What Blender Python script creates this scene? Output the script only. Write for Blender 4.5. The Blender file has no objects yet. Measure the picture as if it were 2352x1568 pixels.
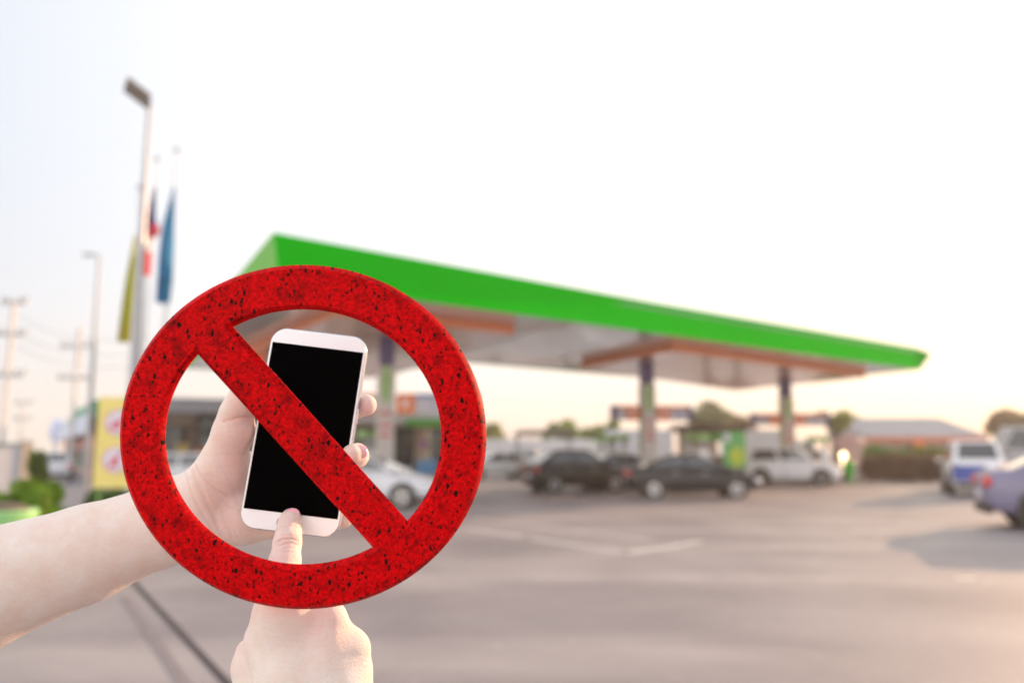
import bpy, bmesh, math, random
import numpy as np
from mathutils import Vector, Matrix
random.seed(7); np.random.seed(7)
rad = math.radians
S = bpy.context.scene
COL = S.collection

# ------------------------------------------------------------------ camera, sky, sun, exposure
FPX = 1785.0; CU, CV = 1176.0, 784.0; PITCH = rad(8.0); CAMZ = 1.6
cam_d = bpy.data.cameras.new('camera'); cam = bpy.data.objects.new('camera', cam_d); COL.objects.link(cam)
cam.location = (0, 0, CAMZ); cam.rotation_euler = (rad(90) + PITCH, 0, 0)
cam_d.sensor_width = 36; cam_d.lens = FPX / 2352 * 36
cam_d.clip_start = 0.02; cam_d.clip_end = 1500
cam_d.dof.use_dof = True; cam_d.dof.focus_distance = 0.495; cam_d.dof.aperture_fstop = 4.1
S.camera = cam
SUN_AZ, SUN_EL = 48.0, 13.0
SD = Vector((math.sin(rad(SUN_AZ)) * math.cos(rad(SUN_EL)), math.cos(rad(SUN_AZ)) * math.cos(rad(SUN_EL)), math.sin(rad(SUN_EL))))
w = bpy.data.worlds.new('World'); S.world = w; w.use_nodes = True
nt = w.node_tree; N = nt.nodes; Lk = nt.links; N.clear()
out = N.new('ShaderNodeOutputWorld'); bg = N.new('ShaderNodeBackground'); Lk.new(bg.outputs[0], out.inputs[0])
bg.inputs[1].default_value = 0.1
sky = N.new('ShaderNodeTexSky'); sky.sky_type = 'NISHITA'; sky.sun_disc = False
sky.sun_elevation = rad(SUN_EL); sky.sun_rotation = rad(SUN_AZ); sky.dust_density = 5; sky.air_density = 1.2
tc = N.new('ShaderNodeTexCoord')
def vm(op, a, b=None):
    n = N.new('ShaderNodeVectorMath'); n.operation = op
    for i, q in enumerate((a, b)):
        if q is None: continue
        if hasattr(q, 'is_output'): Lk.new(q, n.inputs[i])
        else: n.inputs[i].default_value = q
    return n
def mth(op, a, b=None, c=None, clamp=False, nodes=None, links=None):
    n = (nodes or N).new('ShaderNodeMath'); n.operation = op; n.use_clamp = clamp
    for i, q in enumerate((a, b, c)):
        if q is None: continue
        if hasattr(q, 'is_output'): (links or Lk).new(q, n.inputs[i])
        else: n.inputs[i].default_value = q
    return n.outputs[0]
def mixc(f, a, b, nodes=None, links=None, blend='MIX'):
    n = (nodes or N).new('ShaderNodeMix'); n.data_type = 'RGBA'; n.blend_type = blend; n.clamp_factor = True
    for i, q in ((0, f), (6, a), (7, b)):
        if hasattr(q, 'is_output'): (links or Lk).new(q, n.inputs[i])
        elif i == 0: n.inputs[0].default_value = q
        else: n.inputs[i].default_value = (*q, 1)
    return n.outputs[2]
nrm = vm('NORMALIZE', tc.outputs['Generated']).outputs[0]
cosT = vm('DOT_PRODUCT', nrm, tuple(SD)).outputs['Value']
sep = N.new('ShaderNodeSeparateXYZ'); Lk.new(nrm, sep.inputs[0])
elev = mth('MAXIMUM', sep.outputs[2], 0.0)
fs = mth('MULTIPLY_ADD', cosT, 1 / 0.82, 0.20 / 0.82, clamp=True)          # 0 far off the sun, 1 within about 45 deg of it
anti = mth('MULTIPLY', mth('MINIMUM', cosT, 0.0), mth('MINIMUM', cosT, 0.0))
veil = mixc(fs, (4.4, 5.1, 6.3), (10.2, 10.1, 10.1))
veil = mixc(mth('MULTIPLY', mth('POWER', mth('MAXIMUM', cosT, 0.0), 6.0), 0.8, clamp=True), veil, (15, 13.2, 10.5))
veil = mixc(mth('MULTIPLY', anti, 1.9, clamp=True), veil, (21, 20.8, 20.6))    # the veil brightens again opposite the sun
hz = mth('POWER', mth('SUBTRACT', 1.0, mth('MULTIPLY', elev, 2.6, clamp=True), clamp=True), 3.0)
tint = mixc(fs, (1.62, 1.36, 1.06), (0.94, 0.72, 0.57))
veil = mixc(hz, veil, mixc(1.0, veil, tint, blend='MULTIPLY'))
tot = mixc(0.86, sky.outputs[0], veil)
Lk.new(tot, bg.inputs[0])
sd = bpy.data.lights.new('sun', 'SUN'); sd.energy = 5.0; sd.angle = rad(0.6); sd.color = (1.0, 0.62, 0.36)
sun = bpy.data.objects.new('sun', sd); COL.objects.link(sun); sun.rotation_euler = SD.to_track_quat('Z', 'Y').to_euler()
S.view_settings.view_transform = 'Standard'; S.view_settings.look = 'None'
S.view_settings.exposure = 0.42; S.view_settings.gamma = 1; S.view_settings.use_curve_mapping = False
S.render.engine = 'CYCLES'

# ------------------------------------------------------------------ helpers
RX = Vector((1, 0, 0)); UX = Vector((0, -math.sin(PITCH), math.cos(PITCH))); FX = Vector((0, math.cos(PITCH), math.sin(PITCH)))
CAM = Vector((0, 0, CAMZ))
def P(u, v, d):
    return CAM + RX * ((u - CU) / FPX * d) + UX * ((CV - v) / FPX * d) + FX * d
def G(u, v, z=0.0):
    r = RX * ((u - CU) / FPX) + UX * ((CV - v) / FPX) + FX
    return CAM + r * ((z - CAMZ) / r.z)
def Yd(u, v, y):
    r = RX * ((u - CU) / FPX) + UX * ((CV - v) / FPX) + FX
    return CAM + r * (y / r.y)
def tag(o, label=None, cat=None, group=None, kind=None):
    if label: o['label'] = label
    if cat: o['category'] = cat
    if group: o['group'] = group
    if kind: o['kind'] = kind
    return o
def thing(name, label, cat, loc=(0, 0, 0), rz=0.0, group=None):
    o = bpy.data.objects.new(name, None); COL.objects.link(o); o.location = loc; o.rotation_euler = (0, 0, rz)
    o.empty_display_size = 0.1
    return tag(o, label, cat, group)
def link(name, me, m=None, parent=None, smooth=False):
    o = bpy.data.objects.new(name, me); COL.objects.link(o)
    if m is not None:
        for q in (m if isinstance(m, (list, tuple)) else [m]): me.materials.append(q)
    if parent: o.parent = parent
    if smooth: me.polygons.foreach_set('use_smooth', [True] * len(me.polygons))
    return o
class MB:
    def __init__(s): s.v = []; s.f = []; s.mi = []; s.cm = 0
    def add(s, vs, fs):
        b = len(s.v); s.v += [tuple(q) for q in vs]; s.f += [tuple(b + i for i in f) for f in fs]; s.mi += [s.cm] * len(fs); return s
    def box(s, x0, x1, y0, y1, z0, z1, M=None):
        vs = [Vector((x, y, z)) for z in (z0, z1) for y in (y0, y1) for x in (x0, x1)]
        if M is not None: vs = [M @ q for q in vs]
        return s.add(vs, [(0, 2, 3, 1), (4, 5, 7, 6), (0, 1, 5, 4), (2, 6, 7, 3), (0, 4, 6, 2), (1, 3, 7, 5)])
    def tube(s, a, b, r0, r1=None, n=12, cap=True):
        a = Vector(a); b = Vector(b); r1 = r0 if r1 is None else r1
        d = (b - a).normalized(); t = d.orthogonal().normalized(); q = d.cross(t)
        vs = []
        for c, r in ((a, r0), (b, r1)):
            for i in range(n):
                th = 2 * math.pi * i / n; vs.append(c + t * (r * math.cos(th)) + q * (r * math.sin(th)))
        fs = [(i, (i + 1) % n, n + (i + 1) % n, n + i) for i in range(n)]
        if cap: fs += [tuple(range(n - 1, -1, -1)), tuple(range(n, 2 * n))]
        return s.add(vs, fs)
    def ell(s, c, r, nu=12, nv=8, M=None):
        vs = []
        for j in range(nv + 1):
            ph = math.pi * j / nv
            for i in range(nu):
                th = 2 * math.pi * i / nu
                q = Vector((r[0] * math.sin(ph) * math.cos(th), r[1] * math.sin(ph) * math.sin(th), r[2] * math.cos(ph)))
                if M is not None: q = M @ q
                vs.append(Vector(c) + q)
        fs = [(j * nu + i, (j + 1) * nu + i, (j + 1) * nu + (i + 1) % nu, j * nu + (i + 1) % nu) for j in range(nv) for i in range(nu)]
        return s.add(vs, fs)
    def prism(s, pts, z0, z1, off=None):
        n = len(pts); top = pts if off is None else off
        vs = [(p[0], p[1], z0) for p in pts] + [(p[0], p[1], z1) for p in top]
        return s.add(vs, [tuple(range(n - 1, -1, -1)), tuple(range(n, 2 * n))] + [(i, (i + 1) % n, n + (i + 1) % n, n + i) for i in range(n)])
    def quad(s, a, b, c, d): return s.add([a, b, c, d], [(0, 1, 2, 3)])
    def build(s, name, m, parent=None, smooth=False, bevel=0, sub=0, seg=2):
        me = bpy.data.meshes.new(name); me.from_pydata(s.v, [], s.f); me.update()
        o = link(name, me, m, parent, smooth)
        if any(s.mi): me.polygons.foreach_set('material_index', s.mi)
        if bevel:
            q = o.modifiers.new('bevel', 'BEVEL'); q.width = bevel; q.segments = seg; q.limit_method = 'ANGLE'
        if sub:
            q = o.modifiers.new('sub', 'SUBSURF'); q.levels = sub; q.render_levels = sub
        return o
MATS = {}
def mat(name, c, rough=0.6, metal=0.0, var=0.12, scale=6.0, coat=0.0, bump=0.0, bscale=60.0, spec=0.5, emit=None, es=0.0, c2=None):
    if name in MATS: return MATS[name]
    m = bpy.data.materials.new(name); m.use_nodes = True; n = m.node_tree.nodes; l = m.node_tree.links
    b = n['Principled BSDF']; b.inputs['Roughness'].default_value = rough; b.inputs['Metallic'].default_value = metal
    b.inputs['Coat Weight'].default_value = coat; b.inputs['Coat Roughness'].default_value = 0.05
    b.inputs['Specular IOR Level'].default_value = spec
    t = n.new('ShaderNodeTexCoord'); q = n.new('ShaderNodeTexNoise'); q.inputs['Scale'].default_value = scale; q.inputs['Detail'].default_value = 5
    l.new(t.outputs['Object'], q.inputs['Vector'])
    lo = tuple(x * (1 - var) for x in c); hi = c2 or tuple(min(1, x * (1 + var)) for x in c)
    f = mth('MULTIPLY_ADD', q.outputs[0], 2.4, -0.7, clamp=True, nodes=n, links=l)
    l.new(mixc(f, lo, hi, n, l), b.inputs['Base Color'])
    l.new(mth('MULTIPLY_ADD', q.outputs[0], 0.12, rough - 0.06, clamp=True, nodes=n, links=l), b.inputs['Roughness'])
    if bump:
        q2 = n.new('ShaderNodeTexNoise'); q2.inputs['Scale'].default_value = bscale; q2.inputs['Detail'].default_value = 4
        l.new(t.outputs['Object'], q2.inputs['Vector'])
        bp = n.new('ShaderNodeBump'); bp.inputs['Strength'].default_value = bump; bp.inputs['Distance'].default_value = 0.02
        l.new(q2.outputs[0], bp.inputs['Height']); l.new(bp.outputs[0], b.inputs['Normal'])
    if emit:
        b.inputs['Emission Color'].default_value = (*emit, 1); b.inputs['Emission Strength'].default_value = es
    MATS[name] = m; return m

WHITE = mat('white_paint', (0.74, 0.74, 0.75), 0.5, var=0.05)
OFFW = mat('offwhite_wall', (0.66, 0.65, 0.68), 0.7, var=0.06, scale=1.5)
GREY = mat('grey_metal', (0.34, 0.34, 0.36), 0.45, 0.3, var=0.08)
GALV = mat('galvanised_steel', (0.36, 0.36, 0.39), 0.4, 0.4, var=0.08)
DARK = mat('dark_trim', (0.035, 0.030, 0.028), 0.5)
RUB = mat('rubber', (0.03, 0.027, 0.026), 0.85)
GLASS = mat('tinted_glass', (0.05, 0.055, 0.06), 0.08, var=0.05, coat=0.6, spec=0.8)
CHROME = mat('alloy', (0.62, 0.62, 0.63), 0.28, 0.75, var=0.05)
LAMP = mat('headlight_glass', (0.75, 0.76, 0.8), 0.12, coat=1, var=0.03)
TAIL = mat('tail_light_red', (0.55, 0.02, 0.02), 0.2, coat=1)
GREEN = mat('fascia_green', (0.0003, 0.50, 0.0003), 0.8, var=0.03, scale=0.4, spec=0.0)
GREENL = mat('end_fascia_green', (0.13, 0.46, 0.05), 0.6, var=0.08, scale=0.5)
SOFF = mat('soffit_panel', (0.86, 0.83, 0.82), 0.22, var=0.05, scale=0.6, spec=.6, coat=.7)
ORANGE = mat('orange_edge', (0.80, 0.27, 0.12), 0.5, var=0.06)
PANELB = mat('dropped_ceiling', (0.88, 0.55, 0.45), 0.25, var=0.07, scale=0.5, coat=.5)
PURP = mat('purple_cladding', (0.10, 0.07, 0.18), 0.5)
COLW = mat('column_cladding', (0.52, 0.48, 0.45), 0.5, var=0.06)
LEAFG = mat('logo_green', (0.28, 0.46, 0.16), 0.5)
SIGNO = mat('sign_orange', (0.72, 0.16, 0.03), 0.45)
SIGNP = mat('sign_panel_grey', (0.50, 0.48, 0.52), 0.5, var=0.04)
BLUE = mat('sign_blue', (0.10, 0.18, 0.45), 0.5)
RED = mat('sign_red', (0.55, 0.05, 0.05), 0.5)
BROWN = mat('brown_cladding', (0.13, 0.085, 0.06), 0.6)
TAN = mat('tan_wall', (0.50, 0.40, 0.32), 0.7, scale=1.0)
CONC = mat('concrete', (0.36, 0.33, 0.32), 0.85, var=0.1, scale=2, bump=0.2)
YEL = mat('banner_yellow', (0.80, 0.66, 0.20), 0.6, var=0.05)
PALE = mat('symbol_ground', (0.72, 0.70, 0.80), 0.5, var=0.03)
PINK = mat('symbol_red', (0.62, 0.12, 0.18), 0.5)

# ------------------------------------------------------------------ ground
def ground_mat():
    m = bpy.data.materials.new('forecourt_concrete'); m.use_nodes = True; n = m.node_tree.nodes; l = m.node_tree.links
    b = n['Principled BSDF']; t = n.new('ShaderNodeTexCoord')
    def noise(sc, det, vec, dist=0.0):
        q = n.new('ShaderNodeTexNoise'); q.inputs['Scale'].default_value = sc; q.inputs['Detail'].default_value = det
        q.inputs['Distortion'].default_value = dist; l.new(vec, q.inputs['Vector']); return q.outputs[0]
    mp = n.new('ShaderNodeMapping'); l.new(t.outputs['Object'], mp.inputs[0]); mp.inputs['Rotation'].default_value = (0, 0, rad(-35)); mp.inputs['Scale'].default_value = (0.22, 1.0, 1)
    o = t.outputs['Object']
    a = noise(0.42, 5, o, 0.6); s = noise(0.55, 6, mp.outputs[0], 0.8); f = noise(5.0, 8, o); g = noise(90, 3, o)
    c = mixc(mth('MULTIPLY_ADD', a, 2.6, -0.8, clamp=True, nodes=n, links=l), (0.235, 0.208, 0.214), (0.350, 0.312, 0.310), n, l)
    c = mixc(mth('MULTIPLY_ADD', s, 4.0, -1.75, clamp=True, nodes=n, links=l), mixc(1.0, c, (0.72, 0.70, 0.74), n, l, 'MULTIPLY'), c, n, l)
    c = mixc(mth('MULTIPLY', f, 0.5, nodes=n, links=l), c, mixc(1.0, c, (1.35, 1.32, 1.28), n, l, 'MULTIPLY'), n, l)
    c = mixc(mth('MULTIPLY_ADD', noise(1.7, 3, o, 1.5), 9.0, -6.1, clamp=True, nodes=n, links=l), c, (0.44, 0.40, 0.38), n, l)
    l.new(c, b.inputs['Base Color'])
    l.new(mth('MULTIPLY_ADD', s, 0.35, 0.42, nodes=n, links=l), b.inputs['Roughness'])
    bp = n.new('ShaderNodeBump'); bp.inputs['Strength'].default_value = 0.35; bp.inputs['Distance'].default_value = 0.01
    l.new(mth('ADD', g, f, nodes=n, links=l), bp.inputs['Height']); l.new(bp.outputs[0], b.inputs['Normal'])
    return m
GM = ground_mat()
mb = MB(); mb.quad((-500, -60, 0), (500, -60, 0), (500, 700, 0), (-500, 700, 0)); tag(mb.build('ground', GM), kind='structure')
PAINT = mat('worn_line_paint', (0.56, 0.53, 0.51), 0.7, var=0.3, scale=7)
JOINT = mat('joint_sealant', (0.035, 0.025, 0.028), 0.8)
STAIN = mat('old_joint', (0.20, 0.17, 0.18), 0.85)
def strip(a, b, wd, m, name, z=0.004):
    a = Vector((a[0], a[1], 0)); b = Vector((b[0], b[1], 0)); d = (b - a).normalized(); n_ = Vector((-d.y, d.x, 0)) * wd / 2
    q = MB(); zz = Vector((0, 0, z)); q.quad(a - n_ + zz, b - n_ + zz, b + n_ + zz, a + n_ + zz)
    return tag(q.build(name, m), kind='structure')
strip(G(284, 1312), G(560, 1610), 0.065, JOINT, 'expansion_joint')
strip(G(285, 1370), G(430, 1580), 0.09, STAIN, 'old_joint')
strip(G(1070, 1213), G(1200, 1233), 0.14, PAINT, 'painted_line'); strip(G(1215, 1236), G(1440, 1270), 0.14, PAINT, 'painted_line')
strip(G(1436, 1271), G(1612, 1243), 0.16, PAINT, 'painted_line'); strip(G(1085, 1190), G(1500, 1240), 0.12, PAINT, 'painted_line')
strip(G(1950, 1217), G(2060, 1219), 0.2, PAINT, 'painted_line')
strip(G(2194, 1328), G(2240, 1328), 0.10, mat('bright_marker', (0.75, 0.7, 0.62), 0.3), 'road_marker')
strip(G(880, 1160), G(1560, 1146), 0.12, PAINT, 'painted_line', 0.006)
# kerbed pavement at the back right
q = MB(); q.prism([(8, 44), (60, 40), (60, 48), (8, 52)], 0, 0.13); tag(q.build('pavement', CONC), kind='structure')

# ------------------------------------------------------------------ canopy
def off_poly(pts, d):
    n = len(pts); c = Vector((sum(p[0] for p in pts) / n, sum(p[1] for p in pts) / n)); o = []
    for i in range(n):
        a, b, e = Vector(pts[i - 1]), Vector(pts[i]), Vector(pts[(i + 1) % n])
        n1 = Vector(((b - a).y, -(b - a).x)).normalized(); n2 = Vector(((e - b).y, -(e - b).x)).normalized()
        k = (n1 + n2) / (1 + n1.dot(n2)); o.append((b + k * d)[:])
    return o
ZS, ZT = 5.6, 6.68
def g2(u, v, z): p = G(u, v, z); return (p.x, p.y)
F0, F1 = g2(640, 645, ZS), g2(2113, 848, ZS)
BR, MID, W1, W2 = g2(1727, 888, ZS), g2(1040, 830, ZS), g2(828, 870, ZS), g2(425, 845, ZS)
poly = [F0, F1, BR, MID, W1, W2]                         # counter-clockwise from above
area = sum(poly[i][0] * poly[(i + 1) % 6][1] - poly[(i + 1) % 6][0] * poly[i][1] for i in range(6))
can = thing('station_canopy', 'large petrol station canopy with bright green fascia over the pump islands', 'canopy', (0, 0, 0))
T0, T1 = g2(628, 534, ZT), g2(2140, 812, ZT)
outp = off_poly(poly, 0.30); outp[0] = T0; outp[1] = T1
inn = off_poly(poly, -0.10)
for i in range(6):
    j = (i + 1) % 6; q = MB()
    a, b, c, d = poly[i], poly[j], outp[j], outp[i]; a2, b2 = inn[i], inn[j]
    q.add([(a[0], a[1], ZS), (b[0], b[1], ZS), (c[0], c[1], ZT), (d[0], d[1], ZT), (a2[0], a2[1], ZS), (b2[0], b2[1], ZS), (b2[0], b2[1], ZT), (a2[0], a2[1], ZT)],
          [(0, 1, 2, 3), (4, 7, 6, 5), (3, 2, 6, 7), (0, 4, 5, 1), (0, 3, 7, 4), (1, 5, 6, 2)])
    q.build('fascia', GREEN if i == 0 else (GREENL if i == 5 else GREEN), can)
q = MB(); q.prism(inn, ZS + 0.03, ZS + 0.10); q.build('soffit', SOFF, can)
q = MB(); q.prism(inn, ZT - 0.25, ZT - 0.15); q.build('roof_deck', GREY, can)
fd = (Vector(F1) - Vector(F0)); fl = fd.length; fd.normalize(); sdv = (Vector(BR) - Vector(F1)).normalized()
# soffit seams (proud cover strips) running front to back
for k in range(1, 7):
    a = Vector(F0) + fd * fl * k / 7
    for ln_max in ((Vector(BR) - Vector(F1)).length - 0.3,):
        ln = ln_max if k > 2 else ln_max * 1.6
        b = a + sdv * ln; a1 = a + sdv * 0.3; n_ = fd * 0.04
        q = MB(); q.prism([(a1 - n_)[:], (a1 + n_)[:], (b + n_)[:], (b - n_)[:]][::1], ZS - 0.005, ZS + 0.028); q.build('seam_strip', SOFF, can)
def dropped(pts, z0=5.3, z1=5.62):
    q = MB(); q.prism(pts, z0, z1); o = q.build('dropped_ceiling', [ORANGE, PANELB], can)
    o.data.polygons[0].material_index = 1
    return o
zc = 5.45
dropped([g2(1545, 797, zc), g2(1988, 860, zc), (g2(1988, 860, zc)[0] - 4.3, g2(1988, 860, zc)[1] + 8.4), (g2(1308, 836, zc)[0] + .6, g2(1308, 836, zc)[1] + .6)])
a, b = Vector(g2(770, 712, zc)), Vector(g2(1182, 757, zc))
dropped([a[:], b[:], (b + sdv * 17)[:], (a + Vector((-.52, .85)) * 17)[:]])

ya = math.atan2(fd.y, fd.x)          # canopy front direction
def pillar(u, v, d, label, wl):
    base = Yd(u, v, d); base.z = 0
    t = thing('canopy_pillar', label, 'pillar', base, ya * 0 + rad(8), 'pillars holding up the canopy')
    w_ = 0.29
    MB().box(-w_, w_, -w_, w_, 0.15, 4.35).build('column', COLW, t, bevel=0.03)
    MB().box(-w_ * .86, w_ * .86, -w_ * .86, w_ * .86, 4.352, 5.3).build('column_head', PURP, t, bevel=0.02)
    # leaf emblem and red lines of lettering on the camera side
    q = MB(); q.ell((0.0, -w_ - 0.006, 3.75), (0.16, 0.012, 0.62), 16, 8); q.build('leaf_emblem', LEAFG, t)
    for z in (2.75, 2.35, 2.05):
        MB().box(-0.2, 0.2, -w_ - 0.008, -w_ - 0.001, z, z + 0.10).build('red_line', RED, t)
    MB().box(-w_ - 0.008, -w_ - 0.001, -0.2, 0.2, 1.6, 4.2).build('green_stripe', mat('pale_olive', (.36, .38, .2), .5), t)
    # island
    il = thing('pump_island', 'raised kerbed pump island around ' + wl, 'pump island', base, math.atan2(sdv.y, sdv.x), 'pump islands')
    MB().box(-3.2, 3.2, -0.62, 0.62, 0, 0.15).build('kerb', CONC, il, bevel=0.05)
    return base
pb1 = pillar(884, 1035, 25.4, 'wide white pillar with purple head, nearest, seen through the red ring', 'the nearest pillar')
pb2 = pillar(1489, 1035, 32.5, 'middle pillar behind the black sedan, dark head under the canopy', 'the middle pillar')
pb3 = pillar(1810, 1035, 40.5, 'farthest thin pillar behind the white off-road estate', 'the farthest pillar')

def island_sign(base, left, right, zb, h, label, rz=0.05):
    t = thing('island_sign', label, 'sign', base, rz, 'pump number boards on the pillars')
    for s, L in ((-1, left), (1, right)):
        x0, x1 = (0.36, L) if s > 0 else (-L, -0.36)
        MB().box(x0, x1, -0.12, 0.12, zb, zb + h).build('board', SIGNP, t, bevel=0.015)
        xa = (0.37, 0.37 + h * 0.9) if s > 0 else (-0.37 - h * 0.9, -0.37)
        MB().box(xa[0], xa[1], -0.14, -0.121, zb + .01, zb + h - .01).build('orange_block', SIGNO, t)
        xm = (xa[0] + xa[1]) / 2
        MB().box(xm - .08, xm + .08, -0.15, -0.141, zb + h * .3, zb + h * .7).build('number_mark', WHITE, t)
        xe = (x1 - 0.22, x1 + 0.01) if s > 0 else (x0 - 0.01, x0 + 0.22)
        MB().box(xe[0], xe[1], -0.14, 0.14, zb - .01, zb + h + .01).build('end_block', PURP, t)
        tb = (xa[1] + .01, x1 - 0.24) if s > 0 else (x0 + 0.24, xa[0] - .01)
        if tb[1] - tb[0] > .1: MB().box(tb[0], tb[1], -0.13, -0.121, zb + h * .8, zb + h).build('top_stripe', BLUE if left > 2.5 else SIGNO, t)
        for k in range(3):
            xx = tb[0] + (tb[1] - tb[0]) * (0.3 + .17 * k)
            if tb[1] - tb[0] > .5: MB().box(xx, xx + .10, -0.131, -0.121, zb + h * .3, zb + h * .5).build('lettering', BLUE, t)
island_sign(pb1, 2.55, 3.05, 2.78, 0.66, 'board on the nearest pillar with orange block and blue stripe, inside the ring', -0.04)
island_sign(pb2, 1.55, 1.9, 2.86, 0.60, 'long board with purple end on the middle pillar, above the black sedan', 0.12)
island_sign(pb3, 1.9, 2.25, 2.9, 0.62, 'small board on the farthest pillar, above the white off-road estate', 0.05)

def pump(x, y, rz, label, top=LEAFG):
    t = thing('fuel_pump', label, 'fuel pump', (x, y, 0.15), rz, 'fuel dispensers on the islands')
    MB().box(-.45, .45, -.25, .25, 0, 1.5).build('cabinet', WHITE, t, bevel=.04)
    MB().box(-.5, .5, -.28, .28, 1.9, 2.15).build('header', top, t, bevel=.03)
    for s in (-1, 1): MB().box(s * .42 - .04, s * .42 + .04, -.1, .1, 1.49, 1.91).build('post', GREY, t)
    for s in (-1, 1):
        MB().box(-.3, .3, s * .255 - .01, s * .255 + .01, 1.0, 1.35).build('display', DARK, t)
        MB().box(-.38, .38, s * .255 - .008, s * .255 + .008, .45, .7).build('band', top, t)
        for k in (-1, 1):
            q = MB(); q.tube((k * .36, s * .3, .9), (k * .36, s * .3, 1.15), .03); q.tube((k * .36, s * .3, .9), (k * .36, s * .42, .3), .015); q.tube((k * .36, s * .42, .3), (k * .36, s * .27, .15), .015); q.build('nozzle', DARK, t)
def isl(base, k): d = sdv * k; return base.x + d.x, base.y + d.y
iy = math.atan2(sdv.y, sdv.x)
x, y = isl(pb1, -1.9); 
x2, y2 = isl(pb1, 2.0); pump(x2, y2, iy, 'fuel pump behind the nearest pillar, mostly hidden by the white sedan')
x, y = isl(pb2, -2.0); pump(x + 1.2, y + 2.0, iy, 'fuel pump with green top right of the middle pillar')
x, y = isl(pb2, 2.2); pump(x, y, iy, 'fuel pump standing left of the middle pillar')
x, y = isl(pb3, -2.0); pump(x, y, iy, 'fuel pump beside the farthest pillar')
p = Yd(1392, 1035, 38); pump(p.x, p.y, iy, 'tall pump with pale green header behind the dark hatchback')

p = Yd(597, 812, 30)
t = thing('hanging_sign', 'orange sign hanging under the canopy, just left of the phone', 'sign', (p.x, p.y, p.z), 0)
MB().box(-.28, .28, -.05, .05, -.28, .28).build('board', mat('hanging_orange', (.85, .2, .04), .4), t, bevel=.03)
MB().box(-.02, .02, -.02, .02, .28, 5.62 - p.z).build('hanger', GREY, t)
# kiosk right of the middle pillar, poster panel
p = Yd(1620, 1035, 39)
t = thing('attendant_kiosk', 'brown attendant kiosk with green name band behind the black sedan', 'kiosk', (p.x, p.y, 0), 0.05)
MB().box(-1.5, 1.8, -1.1, 1.1, 2.55, 2.85).build('roof', BROWN, t, bevel=.03)
MB().box(-1.05, .75, -1.0, -.9, 2.08, 2.45).build('name_band', mat('kiosk_green', (0.05, 0.28, 0.02), .5), t)
MB().box(-1.1, .9, -.9, 1.0, 0, .95).build('counter', TAN, t)
MB().box(-1.1, .9, .9, 1.0, .951, 2.55).build('back_wall', COLW, t)
for xx in (-1.3, -1.08, .95, 1.15): MB().box(xx, xx + .14, -.95, -.8, 0 if abs(xx) > 1.1 else .951, 2.55).build('post', COLW, t)
MB().box(-.5, .1, -.7, -.4, .951, 1.5).build('cash_desk', WHITE, t)
MB().box(.3, .8, -.7, -.4, .951, 1.35).build('shelf_box', BROWN, t)
p = Yd(1687, 1035, 35)
t = thing('poster_stand', 'tall green and yellow poster board beside the kiosk', 'poster stand', (p.x, p.y, 0), 0.05)
MB().box(-.5, .5, -.05, .05, .85, 2.45).build('board', mat('poster_green', (0.06, 0.48, 0.12), .45, c2=(0.2, 0.5, 0.15), scale=1.2), t)
q = MB(); q.ell((.1, -.06, 1.35), (.36, .012, .42), 18, 8); q.build('yellow_burst', mat('poster_yellow', (0.50, 0.62, 0.05), .5), t)
MB().box(-.46, -.2, -.07, -.051, 2.0, 2.38).build('corner_notice', PALE, t)
for s in (-.45, .4): MB().box(s, s + .06, -.03, .03, 0, .849).build('leg', GREY, t)

# ------------------------------------------------------------------ cars
def lerp(tab, x):
    if x <= tab[0][0]: return tab[0][1]
    for (a, b), (c, d) in zip(tab, tab[1:]):
        if x <= c: return b + (d - b) * (x - a) / (c - a)
    return tab[-1][1]
KINDS = {
 'sedan': dict(L=4.6, W=1.78, top=[(-2.3, .72), (-2.24, 1.0), (-1.9, 1.08), (-1.0, .98), (1.0, .98), (1.5, .94), (2.1, .76), (2.3, .55)],
               cab=(-2.0, 1.35, -.8, .2, 1.46, 1.0), wb=1.38, r=.325),
 'suv': dict(L=4.4, W=1.82, top=[(-2.2, .8), (-2.15, 1.05), (-1.9, 1.1), (1.0, 1.05), (1.6, 1.02), (2.05, .88), (2.2, .6)],
             cab=(-2.15, 1.25, -1.7, .35, 1.74, 1.08), wb=1.33, r=.37),
 'hatch': dict(L=4.0, W=1.72, top=[(-2.0, .75), (-1.95, 1.0), (-1.7, 1.02), (.9, .98), (1.4, .93), (1.85, .76), (2.0, .55)],
             cab=(-1.95, 1.25, -1.05, .2, 1.52, .98), wb=1.27, r=.31),
 'pickup': dict(L=5.1, W=1.84, top=[(-2.55, .85), (-2.5, 1.12), (-.9, 1.14), (-.8, 1.08), (1.2, 1.08), (1.8, 1.05), (2.4, .92), (2.55, .65)],
             cab=(-1.0, 1.35, -.85, .65, 1.78, 1.08), wb=1.58, r=.39),
 'van': dict(L=4.9, W=1.85, top=[(-2.45, .9), (-2.42, 1.15), (1.6, 1.12), (2.1, 1.05), (2.45, .75)],
             cab=(-2.4, 1.95, -2.3, 1.15, 2.05, 1.14), wb=1.45, r=.36),
}
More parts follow.
